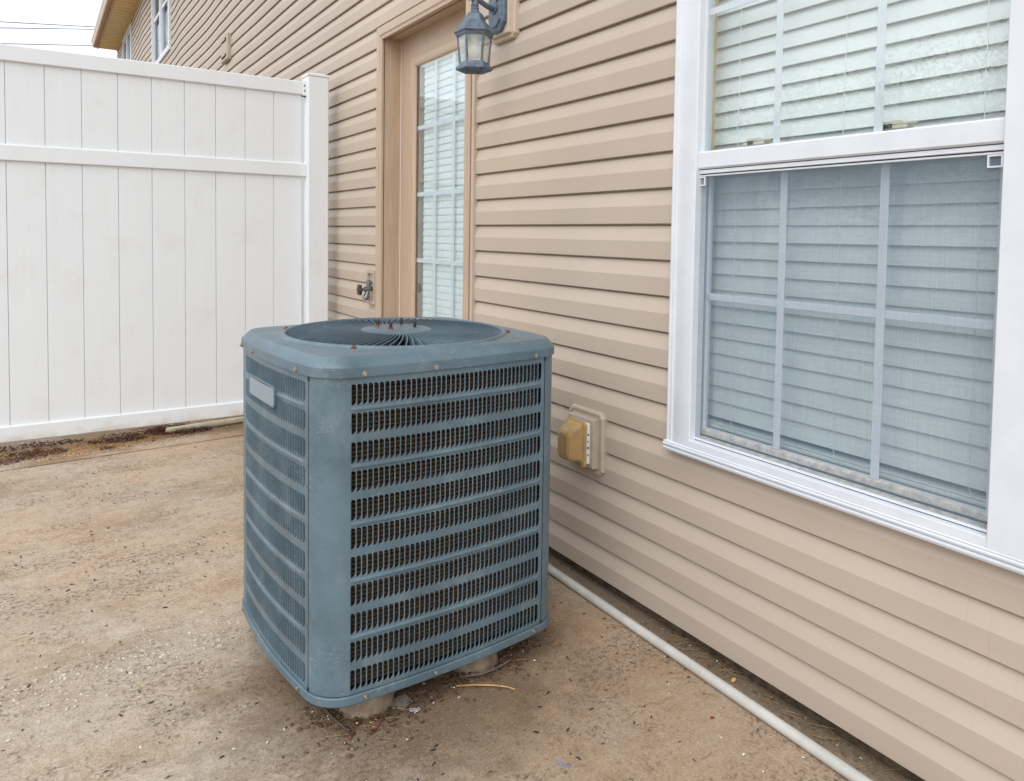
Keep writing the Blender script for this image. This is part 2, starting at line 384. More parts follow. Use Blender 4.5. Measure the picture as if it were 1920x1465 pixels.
# ------------------------------------------------------------------ ground
def sheet(name, pts, z, m, th=0.0):
    mb = MB()
    if th: mb.loft([[(x, y, z-th) for x, y in pts], [(x, y, z) for x, y in pts]], True, True, True)
    else: mb.add([(x, y, z) for x, y in pts], [list(range(len(pts)))])
    return tag(obj(name, mb, m), kind='structure')
sheet('ground', [(-150, -150), (150, -150), (150, 150), (-150, 150)], -0.13, SOIL)
JY = lambda x: 4.183+0.0713*x                                         # the joint across the patio
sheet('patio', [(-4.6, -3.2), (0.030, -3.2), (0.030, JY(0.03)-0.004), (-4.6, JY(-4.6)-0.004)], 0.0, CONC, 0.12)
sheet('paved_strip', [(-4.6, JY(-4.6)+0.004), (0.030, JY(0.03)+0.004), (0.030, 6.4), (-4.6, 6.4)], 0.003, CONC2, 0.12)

# ------------------------------------------------------------------ house
house = empty('house', (0, 0, 0), 0, 'long beige clapboard-sided townhouse wall with a tan glazed door, white windows and soffit', 'house')
Z0, CH = 0.04, 0.1016
Y_END = 18.0
WIN = (0.50, 1.473, 0.535, 2.160)         # casing outline y0 y1 z0 z1
DOOR = (2.588, 3.612, 0.0, 2.160)
UPA = (10.55, 12.25, 3.46, 4.86)
UPB = (15.15, 16.75, 3.46, 4.86)
OPEN = [WIN, DOOR, UPA, UPB]
PROF = [(0.0180, 0.0010), (0.0012, 0.0), (0.0002, 0.0016), (0.0, 0.006), (-0.0022, 0.0520), (0.0104, 0.0940), (0.0120, 0.0962), (0.0174, 0.0982), (0.0180, 0.112)]
def clip_prof(lo, hi):
    pts = []
    for i, (x, z) in enumerate(PROF):
        if i:
            x0, z0 = PROF[i-1]
            for cz in (lo, hi):
                if min(z0, z) < cz < max(z0, z):
                    t = (cz-z0)/(z-z0); pts.append((x0+t*(x-x0), cz))
        if lo <= z <= hi: pts.append((x, z))
    return pts
def bulge(y, z):
    w = 0.0012*mnoise.noise(Vector((y*0.9, z*0.7, 3.1)))
    if y > 4.5:
        k = min(1, (y-4.5)/2)*min(1, max(0, z-1.5))
        w += k*(-0.022*math.exp(-((y-13.4)/0.75)**2)-0.016*math.exp(-((y-9.6)/0.55)**2)+0.010*math.exp(-((y-8.2)/0.5)**2)-0.010*math.exp(-((y-14.7)/0.4)**2)+0.006*mnoise.noise(Vector((y*1.6, 0.2*z, 9))))
    return w
def siding_piece(mb, prof, zb, y0, y1):
    n = max(1, int((y1-y0)/0.22)); rings = []
    for i in range(n+1):
        y = y0+(y1-y0)*i/n; w = bulge(y, zb)
        rings.append([(x+w, y, zb+z+w*0.15) for x, z in prof])
    mb.loft(rings, False)
rows = int((4.93-Z0)/CH)+1
for j in range(rows):
    zb = Z0+CH*j; zt = zb+CH
    cuts = sorted([o for o in OPEN if o[2] < zt-0.004 and o[3] > zb+0.004])
    y = -0.9; runs = []
    for o in cuts: runs.append((y, o[0]+0.004, o)); y = o[1]-0.004
    runs.append((y, Y_END, None))
    carry = None
    for a, b, o in runs:
        mb = carry if carry else MB(); siding_piece(mb, PROF, zb, a, b); carry = None
        if o:
            part = False
            for lo, hi in ((0, o[2]-zb), (o[3]-zb, CH+0.0104)):
                if hi-lo > 0.004 and hi > 0 and lo < CH:
                    pr = clip_prof(max(lo, -0.001), hi)
                    if len(pr) > 1: siding_piece(mb, pr, zb, o[0]+0.004, o[1]-0.004); part = True
            if part: carry = mb; continue
        obj('siding_course', mb, SID, house, 11)
    if carry: pass
# sheathing behind the courses with the openings left out, foundation, end wall
mb = MB()
ys = sorted({-0.9, Y_END}|{o[0]+.03 for o in OPEN}|{o[1]-.03 for o in OPEN}); zs = sorted({0.03, 5.0}|{o[2]+.03 for o in OPEN}|{o[3]-.03 for o in OPEN})
for i in range(len(ys)-1):
    for k in range(len(zs)-1):
        my, mz = (ys[i]+ys[i+1])/2, (zs[k]+zs[k+1])/2
        if any(o[0] < my < o[1] and o[2] < mz < o[3] for o in OPEN): continue
        mb.box(0.045, 0.055, ys[i], ys[i+1], zs[k], zs[k+1])
obj('sheathing', mb, FOUND, house)
mb = MB(); mb.box(0.034, 0.30, -0.9, Y_END, -0.15, 0.0375); obj('foundation', mb, FOUND, house)
mb = MB(); mb.box(0.014, 0.034, -0.9, 2.585, 0.03, 0.0385); obj('starter_strip', mb, FOUND, house)
mb = MB(); mb.box(-0.004, 0.06, Y_END-.005, Y_END+0.07, 0.04, 4.93, 0.004); obj('corner_trim', mb, SID, house)
mb = MB(); mb.box(0.06, 6, Y_END, Y_END+.05, -0.1, 6.6); obj('end_wall', mb, SID, house)
# eave: soffit panels, gutter, fascia, roof slope
sof = obj('soffit', MB().box(-0.35, 0.06, -0.9, Y_END+.12, 4.952, 4.962), SOFF, house)
n = int((Y_END+1)/0.30)
pm = MB()
pm.box(-0.352, -0.004, 0.0, 0.3995, 4.9445, 4.9505)
for q in (0.05, 0.25):
    pm.loft([[(xx, q+dy, zz) for dy, zz in ((0, 4.9446), (.006, 4.924), (.034, 4.924), (.044, 4.9446))] for xx in (-0.350, -0.006)], False)
pme = mesh_of('soffit_panel', pm, SOFF)
for i in range(int((Y_END+1)/0.40)+1):
    o = obj('soffit_panel', pme, SOFF, sof); o.location = (0, Y_END+.10-0.40*(i+1), 0)
obj('frieze_trim', MB().box(-0.022, -0.003, -0.9, Y_END, 4.905, 4.931, 0.003), SOFF, house)
obj('fascia', MB().box(-0.372, -0.354, -0.9, Y_END+.12, 4.915, 5.11, 0.003), FASC, house)
gut = MB().loft([[(x, yy, z) for x, z in ((-0.374, 4.955), (-0.445, 4.955), (-0.462, 4.975), (-0.468, 5.02), (-0.482, 5.045), (-0.488, 5.075), (-0.480, 5.085), (-0.470, 5.075), (-0.455, 4.98), (-0.380, 4.97), (-0.374, 5.08))] for yy in (-0.9, Y_END+.12)], False)
g = obj('gutter', gut, GUT, house)
obj('gutter_end', MB().loft([[(x, yy, z) for x, z in ((-0.374, 4.955), (-0.445, 4.955), (-0.462, 4.975), (-0.468, 5.02), (-0.488, 5.075), (-0.374, 5.08))] for yy in (Y_END+.12, Y_END+.124)], True, True, True), GUT, g)
obj('gutter_underside', MB().box(-0.443, -0.374, -0.9, Y_END+.12, 4.949, 4.954), FASC, g)
obj('roof', MB().loft([[(-0.47, yy, 5.10), (3.2, yy, 6.9), (6.9, yy, 5.10), (6.9, yy, 5.07), (3.2, yy, 6.86), (-0.47, yy, 5.07)] for yy in (-0.9, Y_END+.14)], True, True, True), ROOF, house)

def sash_window(par, y0, y1, z0, z1, big, blind=None):
    """double hung window; y0..y1, z0..z1 is the outside of the casing"""
    w = empty('window', (0, 0, 0)); w.parent = par
    return w
# --- the large window on the right
win = obj('window', MB().frame([(0, 0.016), (0, -0.012), (.004, -0.017), (.010, -0.019), (.014, -0.0165), (.018, -0.020), (.026, -0.0215), (.030, -0.019), (.034, -0.022), (.042, -0.0235), (.094, -0.0235), (.0955, -0.022), (.0955, 0.018)],
        WIN[0]-0.047+0.0, WIN[1], WIN[2], WIN[3], 0.42), WHITE, house, 25)
# the frame leaves 0.5485..1.3775 x 0.6305..; side cover and sill filler bring it to the real opening
oy0, oy1, oz0, oz1 = 0.642, 1.3775, 0.578, 2.066
obj('mullion_cover', MB().box(-0.0262, 0.05, 0.470, oy0, 0.556, 2.12, 0.002), WHITE, win)
mb = MB()
for k, (za, zb, xf) in enumerate(((0.533, 0.5365, -0.026), (0.5368, 0.5435, -0.0285), (0.5438, 0.5475, -0.0265), (0.5478, 0.5545, -0.030), (0.5548, 0.5590, -0.027))):
    mb.box(xf, 0.02, 0.449, 1.471, za, zb, 0.0014)
obj('sill', mb, WHITE, win)
obj('sill_filler', MB().box(-0.0242, 0.04, 0.60, 1.383, 0.5594, 0.578, 0.001), WHITE, win)
# upper sash (outer track), meeting rail
us = obj('upper_sash', MB().frame([(0, 0.045), (0, -0.002), (.002, -0.004), (.012, -0.004), (.014, 0.004), (.014, 0.02)], oy0-.006, oy1+.012, 1.330, oz1), WHITE, win)
obj('meeting_rail', MB().box(-0.0155, 0.03, oy0-.004, oy1+.012, 1.2995, 1.3455, 0.004), WHITE, win)
obj('rail_lip', MB().box(-0.0095, 0.02, oy0-.002, oy1+.008, 1.2875, 1.2975, 0.001), WHITE, win)
obj('glass', MB().box(0.004, 0.008, oy0, oy1+.008, 1.343, oz1-.01), GLASS, us)
for ya in (1.1455, 0.891):
    obj('muntin', MB().box(0.0105, 0.0135, ya, ya+.0195, 1.347, oz1-.01, 0.001), WHITE, us)
ygap = ((1.165+.0, oy1+.006), (0.9105+.0, 1.1455), (oy0, 0.891))
for a, b in ygap: obj('muntin', MB().box(0.0107, 0.0133, a, b, 1.703, 1.7205, 0.001), WHITE, us)
# lower sash (inner track)
ls = obj('lower_sash', MB().frame([(0, 0.065), (0, 0.030), (.002, 0.028), (.016, 0.028), (.018, 0.033), (.029, 0.033), (.031, 0.038), (.031, 0.05)], oy0, oy1+.034, 0.574, 1.352), WHITE, win)
obj('sash_bottom_rail', MB().box(0.0265, 0.05, oy0+.002, oy1+.03, 0.576, 0.6045, 0.002).box(0.018, 0.0262, oy0+.002, oy1+.03, 0.572, 0.588, 0.002), SILLDIRT, ls)
obj('rail_groove', MB().box(0.0174, 0.0275, oy0+.003, oy1+.03, 0.5883, 0.5897), BLACK, ls)
obj('screen_track', MB().box(0.0022, 0.0172, oy0+.004, oy1+.014, 0.5795, 0.5845, .001), SILLDIRT, ls)
obj('jamb_track', MB().box(0.004, 0.012, oy1+.0155, oy1+.034, 0.58, 1.29, .001).box(0.014, 0.022, oy1+.022, oy1+.034, 0.58, 1.29, .001), WHITE, win)
obj('glass', MB().box(0.040, 0.044, oy0+.03, oy1+.004, 0.602, 1.325), GLASS, ls)
for ya in (1.1375, 0.885):
    obj('muntin', MB().box(0.0335, 0.0365, ya, ya+.0195, 0.6046, 1.32, 0.001), WHITE, ls)
for a, b in ((1.1572, oy1+.004), (0.9047, 1.1373), (oy0+.03, 0.8848)): obj('muntin', MB().box(0.0337, 0.0363, a, b, 0.953, 0.971, 0.001), WHITE, ls)
for ly in (1.235, 0.88):
    lk = MB().box(0.020, 0.050, ly-.035, ly+.030, 1.3522, 1.3600, .002).box(0.022, 0.044, ly-.018, ly+.022, 1.3602, 1.370, .003).box(0.024, 0.034, ly-.05, ly-.012, 1.3602, 1.3655, .002)
    obj('sash_lock', lk, CREAM, ls)
    obj('lock_slot', MB().box(0.0175, 0.0199, ly-.004, ly+.012, 1.354, 1.363), BLACK, ls)
# insect screen in front of the lower sash
scr = obj('insect_screen', MB().box(-0.0020, -0.0012, oy0+.004, oy1+.012, 0.5825, 1.2835), SCREEN, win)
obj('screen_frame', MB().frame([(0, 0.001), (0, -0.006), (.0035, -0.006), (.0045, -0.003), (.0045, 0.001)], oy0+.0035, oy1+.0135, 0.5805, 1.2848), WHITE, win)
obj('gasket', MB().frame([(0, 0.002), (0, -0.003), (.0032, -0.003), (.0032, 0.002)], oy0+.0003, oy1+.0168, 0.5775, 1.2878), BLACK, win)
for ya, yb in ((oy1-.0165, oy1+.006), (oy0+.008, oy0+.0345)):
    obj('screen_tab', MB().frame([(0, -0.002), (0, -0.007), (.003, -0.007), (.003, -0.002)], ya, yb, 1.2565, 1.280), WHITE, win)
obj('jamb_lining', MB().box(0.052, 0.095, oy1+.036, oy1+.06, 0.56, 2.1).box(0.052, 0.095, oy0-.05, oy0-.005, 0.56, 2.1).box(0.052, 0.095, oy0-.005, oy1+.036, 0.55, 0.585), JAMBW, win)
obj('room_shell', MB().frame([(0, 0.096), (-.3, 0.096), (-.3, 0.9), (.41, 0.9)], oy0-.05, oy1+.06, 0.55, 2.15), DARKROOM, win)

# --- blind in that window
def slat_mesh(name, L, width, tilt, th, m, crown=0.0):
    mb = MB(); ca, sa = math.cos(tilt), math.sin(tilt)
    pts = []
    for i in range(5):
        u = (i/4-0.5)*width; pts.append((u, crown*(1-(2*i/4-1)**2)))
    prof = [(u, h+th/2) for u, h in pts]+[(u, h-th/2) for u, h in reversed(pts)]
    rings = []
    for y in (-L/2, L/2):
        rings.append([(u*ca-h*sa, y, u*sa+h*ca) for u, h in prof])
    mb.loft(rings, True, True, True); return mesh_of(name, mb, m)
wb = empty('window_blind', (0.088, 1.045, 0.60), 0, 'closed white horizontal slat blind hanging behind the large white window', 'blind')
sm = slat_mesh('slat', 0.765, 0.0535, R(74), 0.0026, SLAT, 0.0015)
k = 0; z = 0.655
while z < 2.05:
    o = obj('slat', sm, SLAT, wb); o.location = (random.uniform(-.0012, .0012), random.uniform(-.002, .002), z-0.60); o.rotation_euler = (random.uniform(-.0012, .0012), random.uniform(-.035, .035), 0); z += 0.0437
obj('bottom_rail', MB().box(-0.022, 0.022, -.382, .382, 0.0, 0.011, .003), SLAT, wb)
obj('bottom_rail', MB().box(-0.021, 0.021, -.382, .382, 0.0125, 0.0165, .001), SLAT, wb)
for cy_ in (1.317, 1.016, 0.718):
    mb = MB(); pth = [(-0.0235+0.0012*math.sin(i*1.3), cy_-1.045+0.0008*math.sin(i*2.1+cy_*9), 0.035+i*0.0437*1.0) for i in range(33)]
    mb.tube(pth, 0.0009, 5)
    mb.tube([(-0.0235, cy_-1.045, 0.038), (-0.024, cy_-1.052, 0.018), (-0.0245, cy_-1.066, 0.010), (-0.024, cy_-1.045-.008, 0.004), (-0.024, cy_-1.045+.012, 0.008), (-0.0245, cy_-1.045-.002, 0.012)], 0.0009, 5)
    obj('ladder_cord', mb, SLAT, wb)

# --- door
dz = 0.10
dr = obj('door', MB().box(0.086, 0.126, 2.640, 3.532, 0.125, 2.103), TRIM, house)
gy0, gy1, gz0, gz1 = 2.80, 3.322, 0.338, 1.957
# slab is cut by a lite frame standing proud
me_old = dr.data
mb = MB()
for a, b, e, f in ((2.640, gy0, .125, 2.103), (gy1, 3.532, .125, 2.103), (gy0, gy1, .125, gz0), (gy0, gy1, gz1, 2.103)):
    mb.box(0.086, 0.126, a, b, e, f)
dr.data = mesh_of('door', mb, TRIM)
obj('lite_frame', MB().frame([(0, 0.0858), (.003, 0.078), (.012, 0.074), (.018, 0.076), (.026, 0.073), (.040, 0.075), (.052, 0.082), (.056, 0.090), (.056, 0.10)], gy0-.056, gy1+.056, gz0-.056, gz1+.032), TRIM, dr, 30)
obj('glass', MB().box(0.090, 0.094, gy0, gy1, gz0, gz1), DGLASS, dr)
th_ = (gy1-gy0)/3
vy = [3.1215, 2.9390]
for a in vy: obj('muntin', MB().box(0.0945, 0.0975, a, a+.0225, gz0, gz1, .001), WHITE, dr)
for zc in (1.634, 1.310, 0.987, 0.662):
    for a, b in ((vy[0]+.0228, gy1), (vy[1]+.0228, vy[0]-.0003), (gy0, vy[1]-.0003)):
        obj('muntin', MB().box(0.0947, 0.0973, a, b, zc-.010, zc+.011, .001), WHITE, dr)
# frame: jambs with a stop, weatherstrip, brick mould
df = obj('door_frame', MB().box(-0.004, 0.15, 3.512, 3.60, 0, 2.150).box(-0.004, 0.15, 2.60, 2.652, 0, 2.150).box(-0.004, 0.15, 2.6522, 3.5118, 2.1065, 2.150), TRIM, house)
obj('jamb_stop', MB().box(0.030, 0.0845, 3.5045, 3.5118, 0.1, 2.1062).box(0.030, 0.0845, 2.6522, 2.66, 0.1, 2.1062).box(0.030, 0.0845, 2.6602, 3.5043, 2.0985, 2.1062), TRIM, df)
obj('weatherstrip', MB().box(0.0846, 0.0858, 3.500, 3.5325, 0.12, 2.098, 0).box(0.0770, 0.0846, 3.5225, 3.5300, 0.12, 2.098), SEALT, df)
def bm_part(y0, y1): return [(y0, y1)]
cas = MB()
prof = [(0, 0.014), (0, -0.016), (.006, -0.020), (.016, -0.020), (.020, -0.023), (.046, -0.023), (.052, -0.018), (.066, -0.016), (.066, 0.0)]
# left, head and right lengths, mitred at the head
def casing_side(yo, sgn, wd):
    k = wd/0.066
    return MB().loft([[(x, yo+sgn*u*k, -0.02) for u, x in prof], [(x, yo+sgn*u*k, 2.158-u) for u, x in prof]], False)
obj('brick_mould', casing_side(3.578, -1, 0.066), TRIM, df, 30)
obj('brick_mould', casing_side(2.602, 1, 0.046), TRIM, df, 30)
obj('brick_mould', MB().loft([[(x, 3.578-u, 2.158-u) for u, x in prof], [(x, 2.602+u*.7, 2.158-u) for u, x in prof]], False), TRIM, df, 30)
obj('side_channel', MB().box(-0.012, 0.016, 2.580, 2.5995, 0.04, 2.162, .002).box(-0.012, 0.016, 3.5795, 3.592, 0.04, 2.162, .002), SID, df)
obj('head_flashing', MB().box(-0.021, 0.016, 2.580, 3.592, 2.1595, 2.1655, .001), TRIM, df)
obj('seam', MB().box(-0.0125, 0.0, 2.5996, 2.6022, 0.04, 2.158), REDL, df)
obj('threshold', MB().box(0.0, 0.15, 2.6525, 3.5115, 0.03, 0.12, .004), NICKEL, df)
obj('room_shell', MB().frame([(0, 0.151), (-.2, 0.151), (-.2, 0.9), (.499, 0.9)], 2.60, 3.60, 0.03, 2.15), DARKROOM, df)
db = empty('door_blind', (0.108, 3.06, 0.34), 0, 'narrow white mini blind behind the glass of the tan door', 'blind')
sm2 = slat_mesh('slat', 0.47, 0.0400, R(81), 0.0012, SLAT, 0.002)
z = 0.37
while z < 1.94:
    o = obj('slat', sm2, SLAT, db); o.location = (0.006, -.012, z-0.34); o.rotation_euler = (0, random.uniform(-.006, .006), 0); z += 0.0330
obj('head_rail', MB().box(-0.012, 0.02, -.25, .225, 1.585, 1.615, .003), SLAT, db)
for yy in (-.16, .13): obj('ladder_cord', MB().tube([(-0.008, yy, 0.03), (-0.008, yy, 1.6)], 0.0008, 4), SLAT, db)

# --- two upper windows far along the wall
def far_window(o):
    y0, y1, z0, z1 = o
    w = obj('window', MB().frame([(0, 0.016), (0, -0.022), (.010, -0.026), (.070, -0.026), (.072, -0.02), (.072, 0.03)], y0, y1, z0, z1), WHITE, house)
    mid = (y0+y1)/2
    obj('mullion', MB().box(-0.020, 0.03, mid-.05, mid+.05, z0+.07, z1-.07, .002), WHITE, w)
    for a, b in ((y0+.074, mid-.052), (mid+.052, y1-.074)):
        zm = (z0+z1)/2+.02
        obj('sash', MB().frame([(0, 0.02), (0, 0.0), (.03, 0.0), (.03, 0.02)], a, b, z0+.074, z1-.074).box(-0.002, 0.02, a+.03, b-.03, zm-.025, zm+.025), WHITE, w)
        obj('glass', MB().box(0.008, 0.012, a+.03, b-.03, z0+.10, z1-.10), FGLASS, w)
        obj('curtain', MB().box(0.05, 0.054, a, b, z0+.08, z1-.08), CURT, w)
    return w
far_window(UPA); far_window(UPB)

# ------------------------------------------------------------------ wall fittings
# lantern
LX, LY = -0.158, 2.325
lamp = empty('wall_lantern', (0, 2.363, 1.84), 0, 'dark grey six-sided carriage lantern on the wall beside the tan door', 'lantern')
P = lambda x, y, z: (x, y-2.363, z-1.84)
def octo(y0, y1, z0, z1, cut): return [(y0+cut, z0), (y1-cut, z0), (y1, z0+cut), (y1, z1-cut), (y1-cut, z1), (y0+cut, z1), (y0, z1-cut), (y0, z0+cut)]
def plate_prism(layers):
    mb = MB(); rings = []
    for x, pts in layers: rings.append([P(x, y, z) for y, z in pts])
    mb.loft(rings, True, True, True); return mb
def notch(y0, y1, z0, z1, r):
    return [(y0+r, z0), (y1-r, z0), (y1-r*.55, z0+r*.55), (y1, z0+r), (y1, z1-r), (y1-r*.55, z1-r*.55), (y1-r, z1), (y0+r, z1), (y0+r*.55, z1-r*.55), (y0, z1-r), (y0, z0+r), (y0+r*.55, z0+r*.55)]
obj('mount_block', plate_prism([(0.01, notch(2.285, 2.447, 1.842, 2.125, .016)), (-0.012, notch(2.285, 2.447, 1.842, 2.125, .016)), (-0.016, notch(2.289, 2.443, 1.846, 2.121, .016)), (-0.016, notch(2.299, 2.433, 1.856, 2.111, .004)), (-0.030, notch(2.301, 2.431, 1.858, 2.109, .003)), (-0.032, notch(2.304, 2.428, 1.861, 2.106, .003))]), MOUNT, lamp)
obj('backplate', plate_prism([(-0.032, octo(2.308, 2.418, 1.868, 2.095, .030)), (-0.044, octo(2.308, 2.418, 1.868, 2.095, .030)), (-0.047, octo(2.313, 2.413, 1.873, 2.090, .028)), (-0.050, octo(2.322, 2.404, 1.882, 2.081, .025)), (-0.056, octo(2.326, 2.400, 1.886, 2.077, .024))]), LAMPM, lamp)
ARM = [(-0.05, 2.363, 1.951), (-0.085, 2.352, 1.950), (-0.12, 2.339, 1.956), (LX, LY, 1.962), (-0.185, 2.318, 1.956), (-0.212, 2.309, 1.962), (-0.229, 2.303, 1.980), (-0.228, 2.303, 2.000), (-0.214, 2.308, 2.009), (-0.203, 2.312, 2.000), (-0.207, 2.311, 1.990)]
mb = MB(); mb.tube([P(*q) for q in ARM], [.013, .010, .0095, .0095, .0085, .0075, .0065, .0055, .005, .005, .0045], 8)
mb.tube([P(-0.054, 2.362, 1.951), P(-0.064, 2.359, 1.951)], .020, 12); obj('arm', mb, LAMPM, lamp, 50)
T = Matrix.Translation(Vector(P(LX, LY, 0)))
T = Matrix.Translation(Vector((LX, LY-2.363, -1.84)))
PH = R(60)+0.54
mb = MB(); mb.lathe([(0.0135, 1.918), (.0155, 1.926), (.0125, 1.930), (.0155, 1.936), (.0115, 1.944), (.0115, 1.975), (.016, 1.980), (.016, 1.986), (.0125, 1.990), (.0145, 1.998), (.0105, 2.006), (.0135, 2.014), (.007, 2.024), (.009, 2.034), (.001, 2.046)], 14, T); obj('finial', mb, LAMPM, lamp, 40)
mb = MB(); mb.lathe([(.012, 1.922), (.0195, 1.912), (.029, 1.905), (.036, 1.892), (.0395, 1.880), (.051, 1.868), (.0605, 1.855), (.074, 1.842), (.0745, 1.838), (.0685, 1.832), (.066, 1.824), (.060, 1.824), (.055, 1.83), (.03, 1.86), (.012, 1.88)], 6, T, PH); obj('lamp_roof', mb, LAMPM, lamp)
def hexp(r, k): return Vector((LX+r*math.cos(PH+k*math.pi/3), LY-2.363+r*math.sin(PH+k*math.pi/3), 0))
for k in range(6):
    a0, a1 = hexp(.0605, k), hexp(.0515, k); a0.z = 1.828-1.84; a1.z = 1.729-1.84
    mid = (a0+a1)/2+Vector((0, 0, 0)); out = (mid-Vector((LX, LY-2.363, mid.z))).normalized()
    obj('lamp_post', MB().tube([a0, mid-out*0.0012, a1], .0042, 6), LAMPM, lamp)
    b0, b1 = hexp(.0585, k), hexp(.0585, k+1); c0, c1 = hexp(.0495, k), hexp(.0495, k+1)
    for q, zz in ((b0, 1.826), (b1, 1.826), (c0, 1.729), (c1, 1.729)): q.z = zz-1.84
    n_ = (b1-b0).cross(c0-b0).normalized()*0.002
    obj('glass_pane', MB().add([b0, b1, c1, c0, b0-n_, b1-n_, c1-n_, c0-n_], [[0, 1, 2, 3], [7, 6, 5, 4], [0, 4, 5, 1], [1, 5, 6, 2], [2, 6, 7, 3], [3, 7, 4, 0]]), LGLASS, lamp)
mb = MB(); mb.lathe([(.046, 1.731), (.0535, 1.733), (.0550, 1.729), (.0570, 1.724), (.066, 1.713), (.0660, 1.708), (.063, 1.705), (.054, 1.711), (.046, 1.718), (.046, 1.731)], 6, T, PH, cap=False); obj('lamp_base', mb, LAMPM, lamp)
mb = MB(); mb.lathe([(.012, 1.83), (.014, 1.82), (.020, 1.805), (.026, 1.79), (.0275, 1.775), (.024, 1.758), (.012, 1.748), (.001, 1.746)], 16, T); obj('bulb', mb, BULB, lamp, 60)
mb = MB(); mb.lathe([(.016, 1.86), (.016, 1.826), (.010, 1.824)], 12, T); obj('socket', mb, SEALT, lamp, 40)
mb = MB(); mb.lathe([(.004, -.002), (.0042, .003), (.002, .005)], 8, Matrix.Translation(Vector(P(-0.056, 2.340, 1.975))) @ Matrix.Rotation(-math.pi/2, 4, 'Y')); obj('screw', mb, DKMETAL, lamp)

# electrical outlet box
ob = empty('outlet_box', (0, 1.835, 0.367), 0, 'yellowed plastic bubble cover over an outlet on a beige wall plate', 'outlet cover')
def oplate(layers, m, name, par=ob):
    mb = MB(); mb.loft([[(x, y-1.835, z-.367) for y, z in pts] for x, pts in layers], True, True, True); return obj(name, mb, m, par)
oplate([(0.012, notch(1.7465, 1.9225, .367, .568, .015)), (-.008, notch(1.7465, 1.9225, .367, .568, .015)), (-.013, notch(1.7505, 1.9185, .371, .564, .015)), (-.014, notch(1.757, 1.912, .377, .558, .014)), (-.011, notch(1.760, 1.909, .380, .555, .013))], OUTP, 'mount_plate')
rect = lambda y0, y1, z0, z1: [(y0, z0), (y1, z0), (y1, z1), (y0, z1)]
oplate([(-.010, rect(1.769, 1.901, .390, .545)), (-.030, rect(1.770, 1.900, .391, .544)), (-.032, rect(1.772, 1.898, .393, .542))], OUTP, 'raised_block')
oplate([(-.032, rect(1.786, 1.884, .405, .531)), (-.042, rect(1.786, 1.884, .405, .531))], SEALT, 'gasket_frame')
mb = MB()
for q, hh in enumerate((.004, .006, .003, .005)): mb.box(-.041, -.036, 1.7845-1.835, 1.7857-1.835, .432+q*.021-.367, .432+hh+q*.021-.367)
obj('hinge_teeth', mb, BLACK, ob)
def rr(y0, y1, z0, z1, r, n=4):
    out = []
    for cy_, cz_, a in ((y1-r, z0+r, -90), (y1-r, z1-r, 0), (y0+r, z1-r, 90), (y0+r, z0+r, 180)):
        for i in range(n+1):
            t = R(a+90*i/n); out.append((cy_+r*math.cos(t), cz_+r*math.sin(t)))
    return out
oplate([(-.0425, rr(1.789, 1.882, .402, .536, .012)), (-.053, rr(1.789, 1.882, .402, .536, .012)), (-.055, rr(1.794, 1.877, .406, .531, .012)), (-.060, rr(1.798, 1.874, .409, .527, .013)), (-.085, rr(1.803, 1.870, .413, .520, .016)), (-.096, rr(1.807, 1.867, .417, .509, .018)), (-.1015, rr(1.813, 1.861, .424, .500, .016)), (-.1025, rr(1.822, 1.852, .434, .490, .012))], AMBER, 'bubble_cover').data.polygons.foreach_set('use_smooth', [True]*0 or [False]*len(bpy.data.meshes['bubble_cover'].polygons))
oplate([(-.044, rr(1.784, 1.800, .396, .412, .004)), (-.056, rr(1.784, 1.800, .396, .412, .004))], AMBER, 'latch')
for yy, zz in ((1.7672, .560), (1.9, .374)): oplate([(-.0135, rr(yy-.003, yy+.003, zz-.003, zz+.003, .002)), (-.0155, rr(yy-.003, yy+.003, zz-.003, zz+.003, .002))], OUTP, 'screw')

# hose tap in its recessed plate, half behind the door casing
hb = empty('hose_tap', (0, 3.66, 0.75), 0, 'metal hose tap with dark round wheel in a beige plate left of the door', 'tap')
Q = lambda x, y, z: (x, y-3.66, z-.75)
mb = MB(); mb.loft([[Q(x, y, z) for x, (y, z) in ((xx, pp) for pp in rect(y0, y1, z0, z1))] for xx, y0, y1, z0, z1 in ((.012, 3.596, 3.706, .745, .925), (-.014, 3.596, 3.706, .745, .925), (-.016, 3.598, 3.704, .747, .923), (-.016, 3.610, 3.690, .762, .906), (.006, 3.612, 3.688, .764, .904))], True, True, False); mb.add([Q(.006, 3.612, .764), Q(.006, 3.688, .764), Q(.006, 3.688, .904), Q(.006, 3.612, .904)], [[0, 1, 2, 3]])
obj('mount_plate', mb, OUTP, hb)
mb = MB(); mb.tube([Q(.005, 3.640, .826), Q(-.03, 3.640, .826), Q(-.05, 3.640, .825)], [.013, .014, .0145], 12)
mb.tube([Q(-.028, 3.640, .826), Q(-.028, 3.640, .850), Q(-.028, 3.640, .853), Q(-.028, 3.640, .866), Q(-.028, 3.640, .870)], [.010, .010, .0165, .0165, .010], 12)
mb.tube([Q(-.030, 3.640, .822), Q(-.036, 3.642, .800), Q(-.040, 3.643, .790), Q(-.044, 3.644, .776), Q(-.045, 3.644, .768)], [.011, .0115, .015, .016, .014], 12); obj('tap_body', mb, NICKEL, hb, 50)
mb = MB(); mb.tube([Q(-.045, 3.640, .825), Q(-.056, 3.640, .824), Q(-.058, 3.640, .824), Q(-.075, 3.640, .8225)], [.012, .012, .0075, .0065], 10); obj('tap_stem', mb, NICKEL, hb, 50)
mb = MB(); rings = []
for xx, rs in ((-.070, .55), (-.072, .95), (-.078, 1.0), (-.084, .95), (-.087, .6), (-.088, .15)):
    rings.append([Q(xx, 3.640+rs*(.0275+.0035*math.cos(6*t))*math.cos(t), .822+rs*(.0275+.0035*math.cos(6*t))*math.sin(t)) for t in [2*math.pi*i/36 for i in range(36)]])
